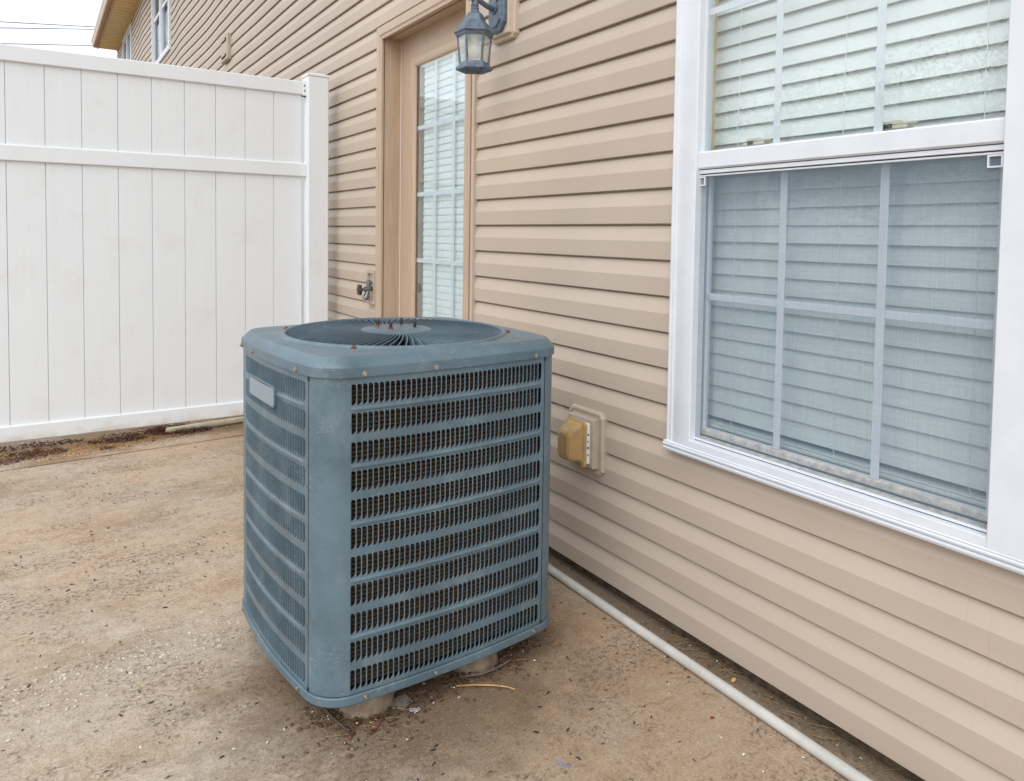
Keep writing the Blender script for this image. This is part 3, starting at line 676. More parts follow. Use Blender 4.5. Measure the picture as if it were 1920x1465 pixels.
mb.loft(rings, True, True, True); obj('tap_wheel', mb, WHEEL, hb, 40)

# little vent cover high on the wall past the fence
cv = empty('wall_cover', (0, 7.15, 2.66), 0, 'small beige slotted cover on the siding above the fence', 'wall cover')
mb = MB(); mb.box(-.034, .01, -.13, .13, 0, .235, .008); obj('cover_body', mb, OUTP, cv)
mb = MB(); mb.box(-.0352, -.0342, -.09, .10, .17, .205).box(-.0352, -.0342, -.09, .10, .03, .06); obj('cover_slot', mb, DARK, cv)
mb = MB(); mb.box(-.046, -.0355, -.06, .08, .175, .20, .004).box(-.046, -.0355, -.06, .08, .036, .056, .004); obj('cover_clip', mb, OUTP, cv)

# ------------------------------------------------------------------ white fence
FY = 4.20
fence = empty('privacy_fence', (-1.3, FY+.02, 0), 0, 'tall white vinyl privacy fence meeting the siding beyond the patio', 'fence')
fx, fy = 1.3, -(FY+.02)
def fb(mb_args, bev=0.0): return MB().box(mb_args[0]+fx, mb_args[1]+fx, mb_args[2]+fy, mb_args[3]+fy, mb_args[4], mb_args[5], bev)
for za, zb in ((1.897, 1.972), (1.434, 1.510), (0.098, 0.175)):
    obj('rail', fb((-3.6, -0.186, FY, FY+.046, za, zb), .004), FEN, fence)
joints = [-0.209, -0.364, -0.519, -0.672, -0.826, -0.982, -1.136, -1.293, -1.446, -1.603]
while joints[-1] > -3.5: joints.append(joints[-1]-.1545)
for i in range(len(joints)-1):
    b, a = joints[i], joints[i+1]; dx = random.uniform(-.0006, .0006)
    for za, zb in ((0.16, 1.45), (1.495, 1.91)):
        mb = MB(); x0, x1 = a+.0007, b-.0007
        sec = [(x0, .0180), (x0+.0016, .0148), (x1-.0016, .0148), (x1, .0180), (x1, .0215), (x1+.006, .0215), (x1+.006, .026), (x1, .026), (x1, .031), (x0, .031)]
        mb.loft([[(x+fx, FY+dx+y+fy, zz) for x, y in sec] for zz in (za, zb)], True, True, True)
        obj('board', mb, FEN, fence)
def fpost(x0):
    p_ = obj('post', fb((x0, x0+.121, 4.162, 4.283, -.05, 2.003), .005), FEN, fence)
    mb = MB(); mb.loft([[(x+fx, y+fy, z) for x, y in ((x0-e, 4.162-e), (x0+.121+e, 4.162-e), (x0+.121+e, 4.283+e), (x0-e, 4.283+e))] for e, z in ((.003, 2.003), (.003, 2.014), (.0, 2.0165), (-.014, 2.0185), (-.014, 2.0215), (-.017, 2.0225))], True, True, True)
    obj('post_cap', mb, FEN, p_)
    return p_
p0 = fpost(-0.187); fpost(-3.72)
obj('bracket', fb((-.205, -.186, FY-.003, FY+.049, 1.892, 1.977), .002), FEN, fence)
mb = MB()
for zz in (1.948, 1.918):
    mb.lathe([(.0045, 0), (.0045, .002)], 8, Matrix.Translation(Vector((-.197+fx, FY-.003+fy, zz))) @ Matrix.Rotation(R(90), 4, 'X'))
mb.box(-.2045+fx, -.189+fx, FY+.002+fy, FY+.02+fy, 1.888, 1.8915)
obj('bracket_screw', mb, DARK, fence)

# ------------------------------------------------------------------ air conditioner
AX, AY, AA, AB, ATH, ARD, ABOW = -0.6613, 1.8532, 0.340, 0.3142, 0.0588, 0.0875, 0.0137
ac = empty('air_conditioner', (AX, AY, 0), ATH, 'blue-grey square louvred outdoor condenser with a round fan grille, standing on the patio', 'air conditioner')
# plan outline by arc length, counter-clockwise from the middle of the front right corner
def build_outline():
    pts = []
    H = [AA, AB]
    for k in range(4):
        ang = k*math.pi/2; c_, s_ = math.cos(ang), math.sin(ang); A = H[k % 2]; L = H[(k+1) % 2]-ARD
        for i in range(40):
            t = -L+2*L*i/40; d = A+ABOW*(1-(t/L)**2); pts.append((c_*d-s_*t, s_*d+c_*t))
        for i in range(24):
            th = ang+i/24*math.pi/2
            pts.append((c_*(A-ARD)-s_*L+ARD*math.cos(th), s_*(A-ARD)+c_*L+ARD*math.sin(th)))
    return pts
OUTL = build_outline(); NO = len(OUTL)
CUM = [0.0]
for i in range(NO):
    a, b = OUTL[i], OUTL[(i+1) % NO]; CUM.append(CUM[-1]+math.hypot(b[0]-a[0], b[1]-a[1]))
PER = CUM[-1]
NRM = []
for i in range(NO):
    a, b = OUTL[i-1], OUTL[(i+1) % NO]; d = Vector((b[1]-a[1], a[0]-b[0])).normalized(); NRM.append(d)
import bisect
def on(s_, off=0.0, z=0.0):
    s_ %= PER; i = min(NO-1, bisect.bisect_right(CUM, s_)-1); t = (s_-CUM[i])/(CUM[i+1]-CUM[i]); j = (i+1) % NO
    p = Vector(OUTL[i])*(1-t)+Vector(OUTL[j])*t; n_ = (NRM[i]*(1-t)+NRM[j]*t).normalized()
    return (p.x+n_.x*off, p.y+n_.y*off, z)
def s_at(x, y):
    best = None
    for i in range(NO):
        a = Vector(OUTL[i]); b = Vector(OUTL[(i+1) % NO]); d = b-a; t = max(0, min(1, (Vector((x, y))-a).dot(d)/d.dot(d)))
        e = (a+d*t-Vector((x, y))).length
        if best is None or e < best[0]: best = (e, CUM[i]+t*(CUM[i+1]-CUM[i]))
    return best[1]
def ring(off, z, n=160): return [on(PER*i/n, off, z) for i in range(n)]
def ring_in(off, z, n=160):      # inset that keeps corners tidy
    return [on(PER*i/n, off, z) for i in range(n)]
# base pan
mb = MB(); mb.loft([ring(-.10, .078), ring(-.012, .070), ring(.001, .0705), ring(.0045, .074), ring(.0045, .0905), ring(.003, .0925), ring(-.004, .0925)], True, True, False)
obj('base_pan', mb, UNIT, ac, 35)
obj('inner_floor', MB().add(ring(-.006, .094), [list(range(160))]), DARK, ac)
# louvred panels
PITCH, SLOT = 0.01287, 0.0103
ROWZ = [0.102+0.064*j for j in range(11)]; SH = 0.0486
ZP0, ZP1 = 0.0945, 0.8055
def panel(s_seam0, s_g0, s_g1, s_seam1):
    """sheet from seam to seam with the pierced louvre field between s_g0 and s_g1, running anticlockwise"""
    mb = MB(); O = -0.0006
    nc = max(1, round((s_g1-s_g0)/PITCH)); pw = (s_g1-s_g0)/nc
    def plate(s0, s1, z0, z1, ds=0.012, off=O):
        n_ = max(1, int(math.ceil((s1-s0)/ds)))
        mb.loft([[on(s0+(s1-s0)*i/n_, off, z0), on(s0+(s1-s0)*i/n_, off, z1)] for i in range(n_+1)], False)
    plate(s_seam0, s_g0, ZP0, ZP1); plate(s_g1, s_seam1, ZP0, ZP1)
    # bands between the rows, alternate ones with a pressed bead
    zs_ = [ZP0]+[v for z in ROWZ for v in (z, z+SH)]+[ZP1]
    for b in range(0, len(zs_), 2):
        z0, z1 = zs_[b], zs_[b+1]; bi = b//2
        if bi in (10, 8, 6, 4, 2):
            zm = (z0+z1)/2; n_ = int((s_g1-s_g0)/0.012)
            rows_ = []
            for i in range(n_+1):
                s_ = s_g0+(s_g1-s_g0)*i/n_; e = min(1, min(i, n_-i)/1.0)
                rows_.append([on(s_, O, z0), on(s_, O, zm-.0050), on(s_, O+.0030*e, zm-.0018), on(s_, O+.0030*e, zm+.0018), on(s_, O, zm+.0050), on(s_, O, z1)])
            mb.loft(rows_, False)
        else: plate(s_g0, s_g1, z0, z1)
    # cells: an opening with rounded head and swept foot, and a vane turned inwards from its left edge
    m_ = (pw-SLOT)/2
    hole = []
    hw, r1 = SLOT, 0.0050
    pts = [(0, .0060), (.0035, .0015), (0.0065, .0003)]
    # outline (u from left 0 to SLOT as seen from outside; v from 0 to SH)
    loop = [(0.0, 0.0008), (0.0034, 0.0014), (0.0066, 0.0036), (0.0092, 0.0072), (SLOT, 0.0120), (SLOT, SH-.0065), (SLOT-.0010, SH-.0034), (SLOT-.0034, SH-.0014), (.0020, SH-.0008), (0.0, SH-.0022), (0.0, SH-.0065), (0.0, .0120)]
    outer = [(-m_, 0), (0.0034, 0), (0.0066, 0), (SLOT+m_, 0), (SLOT+m_, 0.0120), (SLOT+m_, SH-.0075), (SLOT+m_, SH), (SLOT-.0038, SH), (.0022, SH), (-m_, SH), (-m_, SH-.0065), (-m_, .0120)]
    L_ = len(loop)
    for z in ROWZ:
        for ci in range(nc):
            s0 = s_g0+pw*ci+m_
            ov = [on(s0+u, O+(.0007 if (u < 0 or u > SLOT) and 0 < v < SH else 0), z+v) for u, v in outer]; hv = [on(s0+u, O, z+v) for u, v in loop]; iv = [on(s0+u, O-.0013, z+v) for u, v in loop]
            mb.add(ov+hv+iv, [[i, (i+1) % L_, L_+(i+1) % L_, L_+i] for i in range(L_)]+[[L_+i, L_+(i+1) % L_, 2*L_+(i+1) % L_, 2*L_+i] for i in range(L_)])
            va, vb = z+.0015, z+SH-.0015
            mb.add([on(s0, O-.0005, va), on(s0+.0030, -.0118, va+.004), on(s0+.0030, -.0118, vb-.001), on(s0, O-.0005, vb),
                    on(s0+.0009, O-.0005, va), on(s0+.0037, -.0118, va+.004), on(s0+.0037, -.0118, vb-.001), on(s0+.0009, O-.0005, vb)],
                   [[0, 1, 2, 3], [4, 5, 6, 7], [1, 5, 6, 2]])
    return mb
SEAMS = [(0.2721, -0.3118), (0.3400, 0.2440), (-0.2721, 0.3118), (-0.3383, -0.2429)]
G0 = [(0.2606, -0.3136), (0.3400, 0.2270), (-0.2606, 0.3136), (-0.3395, -0.2262)]   # field end next to the seam
G1 = [(-0.2686, -0.3125), (0.3410, -0.205), (0.2686, 0.3125), (-0.3410, 0.205)]      # field start after the wide corner
# front panel: from its seam on the left side round the near corner to the right seam
def arc(a, b):
    sa, sb = s_at(*a), s_at(*b)
    if sb < sa: sb += PER
    return sa, sb
GAP = 0.0013
def mkpanel(seam_from, g_from, g_to, seam_to):
    a = s_at(*seam_from); b = s_at(*g_from); c2 = s_at(*g_to); d = s_at(*seam_to)
    while b < a: b += PER
    while c2 < b: c2 += PER
    while d < c2: d += PER
    return obj('louvre_panel', panel(a+GAP, b, c2, d-GAP), UNIT, ac, 30)
pf = mkpanel(SEAMS[3], G1[0], G0[0], SEAMS[0])
mkpanel(SEAMS[0], G1[1], G0[1], SEAMS[1])
mkpanel(SEAMS[1], G1[2], G0[2], SEAMS[2])
mkpanel(SEAMS[2], G1[3], G0[3], SEAMS[3])
# dark clips in the seams
for sx, sy in SEAMS:
    s_ = s_at(sx, sy)
    for za, zb in ((0.793, 0.803), (0.0935, 0.101)):
        obj('seam_clip', MB().loft([[on(s_-.0035, .0005, z), on(s_+.0035, .0005, z), on(s_+.0035, -.004, z), on(s_-.0035, -.004, z)] for z in (za, zb)], True, True, True), BLACK, ac)
# coil with spiny horizontal rows
mb = MB(); rows_ = []; z = 0.098; n_ = 120
while z < 0.80:
    rows_ += [ring(-.034, z, n_), ring(-.0225, z+.0030, n_), ring(-.0225, z+.0066, n_), ring(-.034, z+.0086, n_)]; z += .0106
mb.loft(rows_, True); obj('coil', mb, COIL, ac)
# top hood
ZT = 0.8049
RF = 0.2865
def circ(r, z, n=160):
    out = []
    for i in range(n):
        x, y, _ = on(PER*i/n, 0, 0); a = math.atan2(y, x); out.append((r*math.cos(a), r*math.sin(a), z))
    return out
def scaled(k, z): return [(x*k, y*k, z) for x, y, _ in ring(0, 0)]
mb = MB(); mb.loft([ring(-.004, ZT+.004), ring(.003, ZT-.0005), ring(.0048, ZT), ring(.0052, ZT+.003), ring(.0046, ZT+.0215), ring(.0034, ZT+.0240), ring(-.0150, ZT+.0415), ring(-.0185, ZT+.0435)], True)
top_in = ring(-.0185, ZT+.0435)
lip = []
for (x, y, z), (cx_, cy__, cz_) in zip(top_in, circ(RF+.0165, ZT+.0470)):
    lip.append((cx_, cy__, cz_) if math.hypot(x, y) > math.hypot(cx_, cy__)+.002 else (cx_*.5+x*.5, cy__*.5+y*.5, ZT+.0462))
mb.loft([top_in, lip, circ(RF+.0125, ZT+.0515), circ(RF+.0075, ZT+.0530), circ(RF+.003, ZT+.0515), circ(RF+.001, ZT+.046), circ(RF+.0005, ZT+.02), circ(RF-.005, ZT-.05)], True)
obj('top_hood', mb, UNIT, ac, 22)
obj('throat', MB().loft([circ(RF+.02, ZT+.005), circ(RF+.0, ZT-.06), circ(RF-.01, ZT-.16), circ(0.01, ZT-.165)], True), DARK, ac)
# fan guard: each curved vane its own piece
NV = 88; HUB = 0.094
mb = MB(); inner = []; nseg = 9
for i in range(nseg+1):
    t = i/nseg; r = HUB-.006+(RF-HUB+.007)*t; a = -0.24*t+0.06*t*t*t
    tx = Vector((-math.sin(a), math.cos(a), 0)); cx_ = Vector((r*math.cos(a), r*math.sin(a), 0))
    zt = ZT+.0535-.0030*t*t-0.0012*math.sin(math.pi*t); h = .0170+.004*t; tilt = -0.0066
    q0 = cx_+Vector((0, 0, zt)); q1 = cx_+tx*tilt+Vector((0, 0, zt-h))
    e = tx*0.0017
    inner.append([q0-e*.75, q0+e*.75, q0+e*.5-Vector((0, 0, .0022)), q1+e*.3, q1-e*.3, q0-e*.5-Vector((0, 0, .0022))])
mb.loft(inner, True, True, True); vane = mesh_of('guard_vane', mb, UNIT)
for k in range(NV):
    o = obj('guard_vane', vane, UNIT, ac); o.rotation_euler = (0, 0, 2*math.pi*k/NV)
mb = MB(); mb.lathe([(.01, ZT+.035), (HUB-.004, ZT+.038), (HUB+.001, ZT+.050), (HUB, ZT+.0540), (HUB-.004, ZT+.0558), (.070, ZT+.0580), (.066, ZT+.0605), (.045, ZT+.0612), (.030, ZT+.0606), (.001, ZT+.0606)], 64); hub = obj('guard_hub', mb, UNIT, ac, 30)
for k in range(4):
    a = R(50)+k*math.pi/2-ATH; px, py = .052*math.cos(a), .052*math.sin(a)
    MT = Matrix.Translation(Vector((px, py, 0)))
    mb = MB(); mb.lathe([(.0035, ZT+.060), (.0042, ZT+.062), (.0042, ZT+.0765), (.0034, ZT+.0785), (.001, ZT+.079)], 10, MT); b_ = obj('hub_bolt', mb, DKMETAL, hub, 50)
    if k in (1, 2):
        mb = MB(); mb.lathe([(.0080, ZT+.0610), (.0080, ZT+.0625), (.0056, ZT+.0630), (.0056, ZT+.0660), (.002, ZT+.0660)], 8, MT); obj('rusty_nut', mb, RUST, hub)
mb = MB(); mb.lathe([(.055, ZT-.10), (.055, ZT+.030), (.04, ZT+.036), (.01, ZT+.036)], 32); obj('motor', mb, DARK, ac)
mb = MB()
for k in range(3):
    a0 = k*2*math.pi/3; n_ = 8
    mb.loft([[( (.05+.22*j/5)*math.cos(a0+.85*i/n_), (.05+.22*j/5)*math.sin(a0+.85*i/n_), ZT-.085+.05*i/n_) for j in range(6)] for i in range(n_+1)], False)
obj('fan_blade', mb, DKMETAL, ac)
for x, y in ((-.262, .262*.8), (-.212, -.205), (.205, .235), (.262, -.172)):
    a = math.atan2(y, x); rr_ = RF+.018
    MT = Matrix.Translation(Vector((rr_*math.cos(a), rr_*math.sin(a), 0)))
    mb = MB(); mb.lathe([(.0066, ZT+.046), (.0066, ZT+.0500), (.0040, ZT+.0506), (.0038, ZT+.0535), (.002, ZT+.0540)], 10, MT); obj('rusty_screw', mb, RUST, ac)
# hex screws round hood and pan
def side_screw(s_, z, off):
    p = Vector(on(s_, off, z)); q = Vector(on(s_, off+.01, z)); d = (q-p).normalized()
    MT = Matrix.Translation(p) @ d.to_track_quat('Z', 'Y').to_matrix().to_4x4()
    mb = MB(); mb.lathe([(.0062, 0), (.0062, .0012), (.0040, .0014), (.0040, .0040), (.0030, .0046), (.0012, .0036)], 10, MT); obj('hex_screw', mb, STEEL, ac)
for x, y in ((-.2407, -.3154), (-.0669, -.3269), (.2329, -.3162), (-.3509, .1024), (-.3437, -.1937), (-.345, .235), (.350, -.19), (.350, .1), (.2, .325), (-.1, .325)):
    side_screw(s_at(x, y), ZT+.0068, .0054)
for x, y in ((-.2343, -.3161), (-.0604, -.3271), (.2408, -.3154), (-.3426, -.2037), (-.3522, .0743), (-.3403, .2239), (.345, -.19), (.35, .1), (.2, .325), (-.1, .325)):
    side_screw(s_at(x, y), .0835, .0047)
# blank name plate over the left louvres
sa, sb = s_at(-.349, .131), s_at(-.3523, -.075)
if sb < sa: sa, sb = sb, sa
def plate_ring(off, k):
    u0, u1, v0, v1, r = sa+k, sb-k, .6995+k, .7515-k, .010
    out = []
    for cu, cv_, a in ((u1-r, v0+r, -90), (u1-r, v1-r, 0), (u0+r, v1-r, 90), (u0+r, v0+r, 180)):
        for i in range(5):
            t = R(a+90*i/4); out.append(on(cu+r*math.cos(t), off, cv_+r*math.sin(t)))
    return out
mb = MB(); mb.loft([plate_ring(-.001, 0), plate_ring(.0055, 0), plate_ring(.007, .0012), plate_ring(.007, .0035), plate_ring(.0060, .0045)], True)
np_ = obj('name_plate', mb, UNIT, ac, 30)
N_ = 10
def plate_grid(off, k):
    rows2 = []
    u0, u1, v0, v1 = sa+k, sb-k, .6995+k, .7515-k; r = .008
    for i in range(N_*3+1):
        u = u0+(u1-u0)*i/(N_*3); e = min(u-u0, u1-u); ins = 0 if e >= r else r-math.sqrt(max(0, r*r-(r-e)**2))
        rows2.append([on(u, off, v0+ins), on(u, off, v1-ins)])
    return rows2
obj('plate_face', MB().loft(plate_grid(.0064, .0044), False), PLATE, np_)

# mortar risers under the unit
def riser(x, y, r0, r1, lab, seed):
    rs = random.Random(seed)
    e = empty('mortar_riser', (x, y, 0), 0, lab, 'riser', 'risers under the air conditioner')
    mb = MB(); rings = []
    for z, r in ((-.004, r0*1.06), (.004, r0*1.02), (.012, r0), (.04, r0*.4+r1*.6), (.0775, r1)):
        rings.append([(r*(1+.035*mnoise.noise(Vector((math.cos(t)*2, math.sin(t)*2, seed+z*30))))*math.cos(t), r*(1+.035*mnoise.noise(Vector((math.cos(t)*2, math.sin(t)*2, seed+z*30))))*math.sin(t), z) for t in [2*math.pi*i/28 for i in range(28)]])
    mb.loft(rings, True, False, True); obj('riser_body', mb, RISER, e, 50)
riser(-.835, 1.630, .068, .059, 'short round mortar riser under the near corner of the unit', 1)
riser(-.530, 1.645, .067, .053, 'short round mortar riser under the front of the unit, farther right', 2)
riser(-.86, 2.05, .066, .056, 'short round mortar riser hidden under the back left of the unit', 3)
riser(-.46, 2.07, .066, .056, 'short round mortar riser hidden under the back right of the unit', 4)

# ------------------------------------------------------------------ pipes
pp = empty('drain_pipe', (-.07, 1.3, 0), 0, 'long pale grey plastic pipe lying along the foot of the siding', 'pipe')
obj('pipe_body', MB().tube([(-.010, -1.6, .0135), (-.006, -.5, .0135), (.004, 0.5, .0135), (.010, 1.3, .0140)], .0132, 16), PVC, pp, 60)
pp2 = empty('drain_pipe', (-.7, 4.39, 0), 0, 'short cream plastic pipe lying on the ground under the fence', 'pipe')
mb = MB(); mb.tube([(-.205, -.042, .026), (.2, .033, .020), (.62, .08, .018)], .0165, 14, False); mb.tube([(-.205, -.042, .026), (-.2, -.041, .026)], .0120, 12)
obj('pipe_body', mb, PVC2, pp2, 60)

# ------------------------------------------------------------------ litter and mulch
def chip(mb, x, y, z, L, W_, T_, rs):
    a = rs.uniform(0, math.pi*2); tl = rs.uniform(-.35, .35); rl = rs.uniform(-.5, .5)
    m_ = Matrix.Translation((x, y, z)) @ Matrix.Rotation(a, 4, 'Z') @ Matrix.Rotation(tl, 4, 'Y') @ Matrix.Rotation(rl, 4, 'X')
    pts = [(-L/2, 0, 0), (-L/6, W_/2, T_), (L/4, W_/2.4, T_), (L/2, 0, 0), (L/4, -W_/2, T_*.6), (-L/6, -W_/2.2, T_*.8), (0, 0, T_*1.8)]
    mb.add([m_ @ Vector(p) for p in pts], [[0, 1, 6], [1, 2, 6], [2, 3, 6], [3, 4, 6], [4, 5, 6], [5, 0, 6], [5, 4, 3, 2, 1, 0]])
def needle(mb, x, y, z, L, r, rs, bend=.15):
    a = rs.uniform(0, math.pi*2); d = Vector((math.cos(a), math.sin(a), 0)); e = Vector((-d.y, d.x, 0))
    k = rs.uniform(-bend, bend)*L
    mb.tube([Vector((x, y, z))-d*L/2, Vector((x, y, z+L*.05))+e*k, Vector((x, y, z+.001))+d*L/2], r, 4, False)
def stuff(name, mb, m, label, cat): return tag(obj(name, mb, m), label, cat, None, 'stuff')
LIT = {'dark': plain('dark_seed', lin(52, 44, 38), 0.8, var=.4, scale=90), 'straw': plain('dry_straw', lin(150, 122, 84), 0.7, var=.35, scale=60),
       'brown': plain('brown_leaf', lin(104, 72, 48), 0.85, var=.5, scale=90), 'pale': plain('pale_chip', lin(214, 204, 188), 0.75, var=.25, scale=90),
       'mulch': plain('dark_bark', lin(112, 76, 58), 0.95, var=.5, scale=60), 'gold': plain('golden_chips', lin(206, 162, 104), 0.9, var=.25, scale=60)}
rs = random.Random(11)
seeds, chips, leaves, needles = MB(), MB(), MB(), MB()
def under_unit(x, y): return abs(x-AX) < .30 and 1.60 < y < 2.13
for _ in range(950):
    x = rs.uniform(-1.75, -.10); y = 0.75+3.3*rs.random()**1.25
    if mnoise.noise(Vector((x*2.1, y*1.7, 4))) < rs.uniform(-.5, .35): continue
    L = rs.uniform(.007, .019); chip(seeds, x, y, .0012, L, L*.24, L*.10, rs)
for _ in range(420):
    x = rs.uniform(-1.75, -.06); y = 0.75+3.3*rs.random()**1.25
    if mnoise.noise(Vector((x*1.7+8, y*1.9, 2))) < rs.uniform(-.4, .4): continue
    L = rs.uniform(.003, .010); chip(chips, x, y, .001, L, L*.5, L*.12, rs)
# pebbles laid bare in a worn band of the slab
peb0 = MB()
for _ in range(2600):
    t = rs.random(); x = -1.75+.74*t; y = 2.03+.09*t+rs.gauss(0, .075)
    if mnoise.noise(Vector((x*6, y*6, 5))) < rs.uniform(-.5, .35): continue
    L = rs.uniform(.003, .0065) if rs.random() < .86 else rs.uniform(.008, .014)
    chip(peb0, x, y, -.0006, L, L*.75, L*.16, rs)
# drifts round the risers
for cx_, cy_, n_, sp in ((-.845, 1.545, 260, .070), (-.93, 1.62, 120, .05), (-.50, 1.60, 260, .080), (-.42, 1.64, 150, .06), (-.62, 1.58, 80, .04), (-.76, 1.56, 90, .045), (-.40, 1.80, 80, .09)):
    for _ in range(n_):
        x, y = rs.gauss(cx_, sp), rs.gauss(cy_, sp*.55); t = rs.random(); z = rs.uniform(.001, .006)
        if t < .50: L = rs.uniform(.005, .018); chip(leaves, x, y, z, L, L*.45, L*.12, rs)
        elif t < .80: L = rs.uniform(.004, .010); chip(chips if rs.random() < .35 else seeds, x, y, z, L, L*.5, L*.1, rs)
        else: needle(needles, x, y, z+.001, rs.uniform(.015, .055), .0006, rs)
# along the wall and the pipe
for _ in range(900):
    y = rs.uniform(.55, 3.6); x = rs.gauss(.004, .014) if rs.random() < .7 else rs.gauss(-.10, .022); x = min(x, .026)
    if mnoise.noise(Vector((y*3.1, 1.5 if x > -.05 else 7, 0))) < rs.uniform(-.55, .3): continue
    t = rs.random(); z = rs.uniform(.001, .004)
    if t < .55: L = rs.uniform(.004, .014); chip(leaves, x, y, z, L, L*.4, L*.12, rs)
    elif t < .70: L = rs.uniform(.003, .009); chip(chips, x, y, z, L, L*.5, L*.1, rs)
    else: needle(needles, x, y, z+.001, rs.uniform(.02, .075), .0007, rs, .25)
for _ in range(26):
    needle(needles, rs.uniform(-.6, -.1), rs.uniform(.8, 2.0), .0015, rs.uniform(.02, .07), .0006, rs)
stuff('fallen_seeds', seeds, LIT['dark'], 'small dark seeds scattered over the concrete patio', 'seeds')
stuff('pale_chips', chips, LIT['pale'], 'tiny pale chips scattered over the concrete patio', 'chips')
stuff('exposed_pebbles', peb0, plain('aggregate_pebble', lin(196, 186, 170), 0.8, var=.45, scale=70), 'pale pebbles showing in a worn band of the concrete', 'pebbles')
stuff('leaf_litter', leaves, LIT['brown'], 'brown leaf crumbs drifted along the wall and round the unit', 'leaf litter')
stuff('pine_needles', needles, LIT['straw'], 'dry straw-coloured needles lying along the wall and pipe', 'needles')
# mulch washed out under the fence
mul_, gold, peb = MB(), MB(), MB()
for _ in range(8500):
    x = rs.uniform(-2.3, -.60); t = (x+1.65)/.8
    yc = 4.30+.05*min(1, max(-1, t)); wdt = .15*(1-max(0, t-.55)*1.5)+.02
    if wdt < .02: continue
    y = yc+rs.uniform(-1, 1)*wdt
    if y < JY(x)+.02: continue
    n1 = mnoise.noise(Vector((x*5, y*13, 3))); z = rs.uniform(.003, .016)*(1+max(0, n1))
    v = (y-yc)/max(wdt, .01)
    if n1 > .02 and abs(v) < .85: L = rs.uniform(.006, .020); chip(mul_, x, y, z, L, L*.42, L*.2, rs)
    elif n1 < .02 and n1 > -.7 and -.8 < v < .8: L = rs.uniform(.004, .012); chip(gold, x, y, z*.7, L, L*.6, L*.2, rs)
    elif rs.random() < .3: L = rs.uniform(.003, .008); chip(peb, x, y, z*.5, L, L*.8, L*.35, rs)
for _ in range(500):
    x = rs.uniform(-2.3, -.1); y = JY(x)+rs.uniform(.05, .40); L = rs.uniform(.003, .012); chip(mul_ if rs.random() < .5 else peb, x, y, .005, L, L*.5, L*.2, rs)
for _ in range(330):
    x = rs.gauss(-.88, .08); y = rs.gauss(4.40, .05); needle(mul_, x, y, rs.uniform(.01, .03), rs.uniform(.02, .07), .0012, rs)
stuff('bark_mulch', mul_, LIT['mulch'], 'dark brown bark mulch heaped under the white fence', 'mulch')
stuff('wood_shavings', gold, LIT['gold'], 'golden wood shavings mixed into the mulch under the fence', 'shavings')
stuff('gravel', peb, LIT['pale'], 'pale grit scattered on the strip under the fence', 'gravel')

# single pieces of litter one can point at
def bent_strip(name, pts, w, th, m, label, cat):
    mb = MB(); pts = [Vector(p) for p in pts]; rings = []
    for i, p in enumerate(pts):
        t = (pts[min(i+1, len(pts)-1)]-pts[max(i-1, 0)]).normalized(); e = Vector((-t.y, t.x, 0)).normalized()
        ww = w[i] if isinstance(w, (list, tuple)) else w
        rings.append([p+e*ww/2, p-e*ww/2, p-e*ww/2+Vector((0, 0, th)), p+e*ww/2+Vector((0, 0, th))])
    mb.loft(rings, True, True, True); return tag(obj(name, mb, m), label, cat)
bent_strip('straw_stem', [(-.625, 1.557, .004), (-.585, 1.535, .006), (-.545, 1.508, .006), (-.520, 1.487, .005), (-.507, 1.470, .003)], [.003, .004, .004, .003, .0015], .002, LIT['gold'], 'bent yellow straw stem lying by the right-hand riser', 'straw')
mb = MB(); mb.tube([(-.935, 1.640, .012), (-.925, 1.590, .009), (-.913, 1.545, .006), (-.907, 1.535, .006)], [.003, .0035, .0035, .004], 8); tag(obj('metal_rod', mb, plain('dull_rod', lin(92, 84, 78), .6, metal=.3, var=.4, scale=90), None, 50), 'short dark metal rod on the ground beside the near riser', 'rod')
mb = MB(); mb.tube([(-.60, 1.583, .006), (-.55, 1.560, .010), (-.505, 1.560, .012), (-.455, 1.570, .014)], [.0025, .003, .0028, .0015], 7); tag(obj('twig', mb, plain('grey_twig', lin(120, 106, 96), .9, var=.4, scale=80), None, 50), 'grey broken twig leaning by the right-hand riser', 'twig')
mb = MB(); mb.loft([[(-.790, 1.590, z), (-.748, 1.588, z+.004), (-.742, 1.560, z), (-.772, 1.545, z), (-.792, 1.560, z)] for z in (.003, .0055)], True, True, True)
mb.loft([[(-.795, 1.575, z), (-.770, 1.600, z+.008), (-.768, 1.604, z+.012), (-.797, 1.580, z+.004)] for z in (.006, .008)], True, True, True)
tag(obj('bracket_scrap', mb, plain('grey_plastic', lin(150, 140, 128), .6, var=.15)), 'flat grey plastic scrap beside the near riser', 'scrap')
mb = MB(); lf = [(0, 0), (.012, .006), (.020, .016), (.026, .008), (.040, .010), (.034, .0), (.044, -.008), (.028, -.006), (.022, -.016), (.014, -.006)]
mb.loft([[(-.868+.75*x, 1.520+.75*y+.2*x, z+.25*abs(y)) for x, y in lf] for z in (.002, .0030)], True, True, True)
tag(obj('red_leaf', mb, plain('red_leaf_skin', lin(150, 96, 88), .7, var=.25, scale=120)), 'small faded red leaf on the concrete before the near riser', 'leaf')
mb = MB(); pts = []
for i in range(26): t = i/25*9; pts.append((-.757+.010*math.sin(t*1.3)+.0012*t, 1.528+.006*math.cos(t*1.9)-.0008*t, .003+.003*abs(math.sin(t*2.2))))
mb.tube(pts, .0010, 5); tag(obj('plastic_scrap', mb, plain('white_film', (.55, .56, .6), .4)), 'crumpled white plastic thread right of the near riser', 'scrap')
mb = MB(); pts = []
for i in range(9): t = i/8*2*math.pi; pts.append((.012*math.cos(t), .008*math.sin(t)))
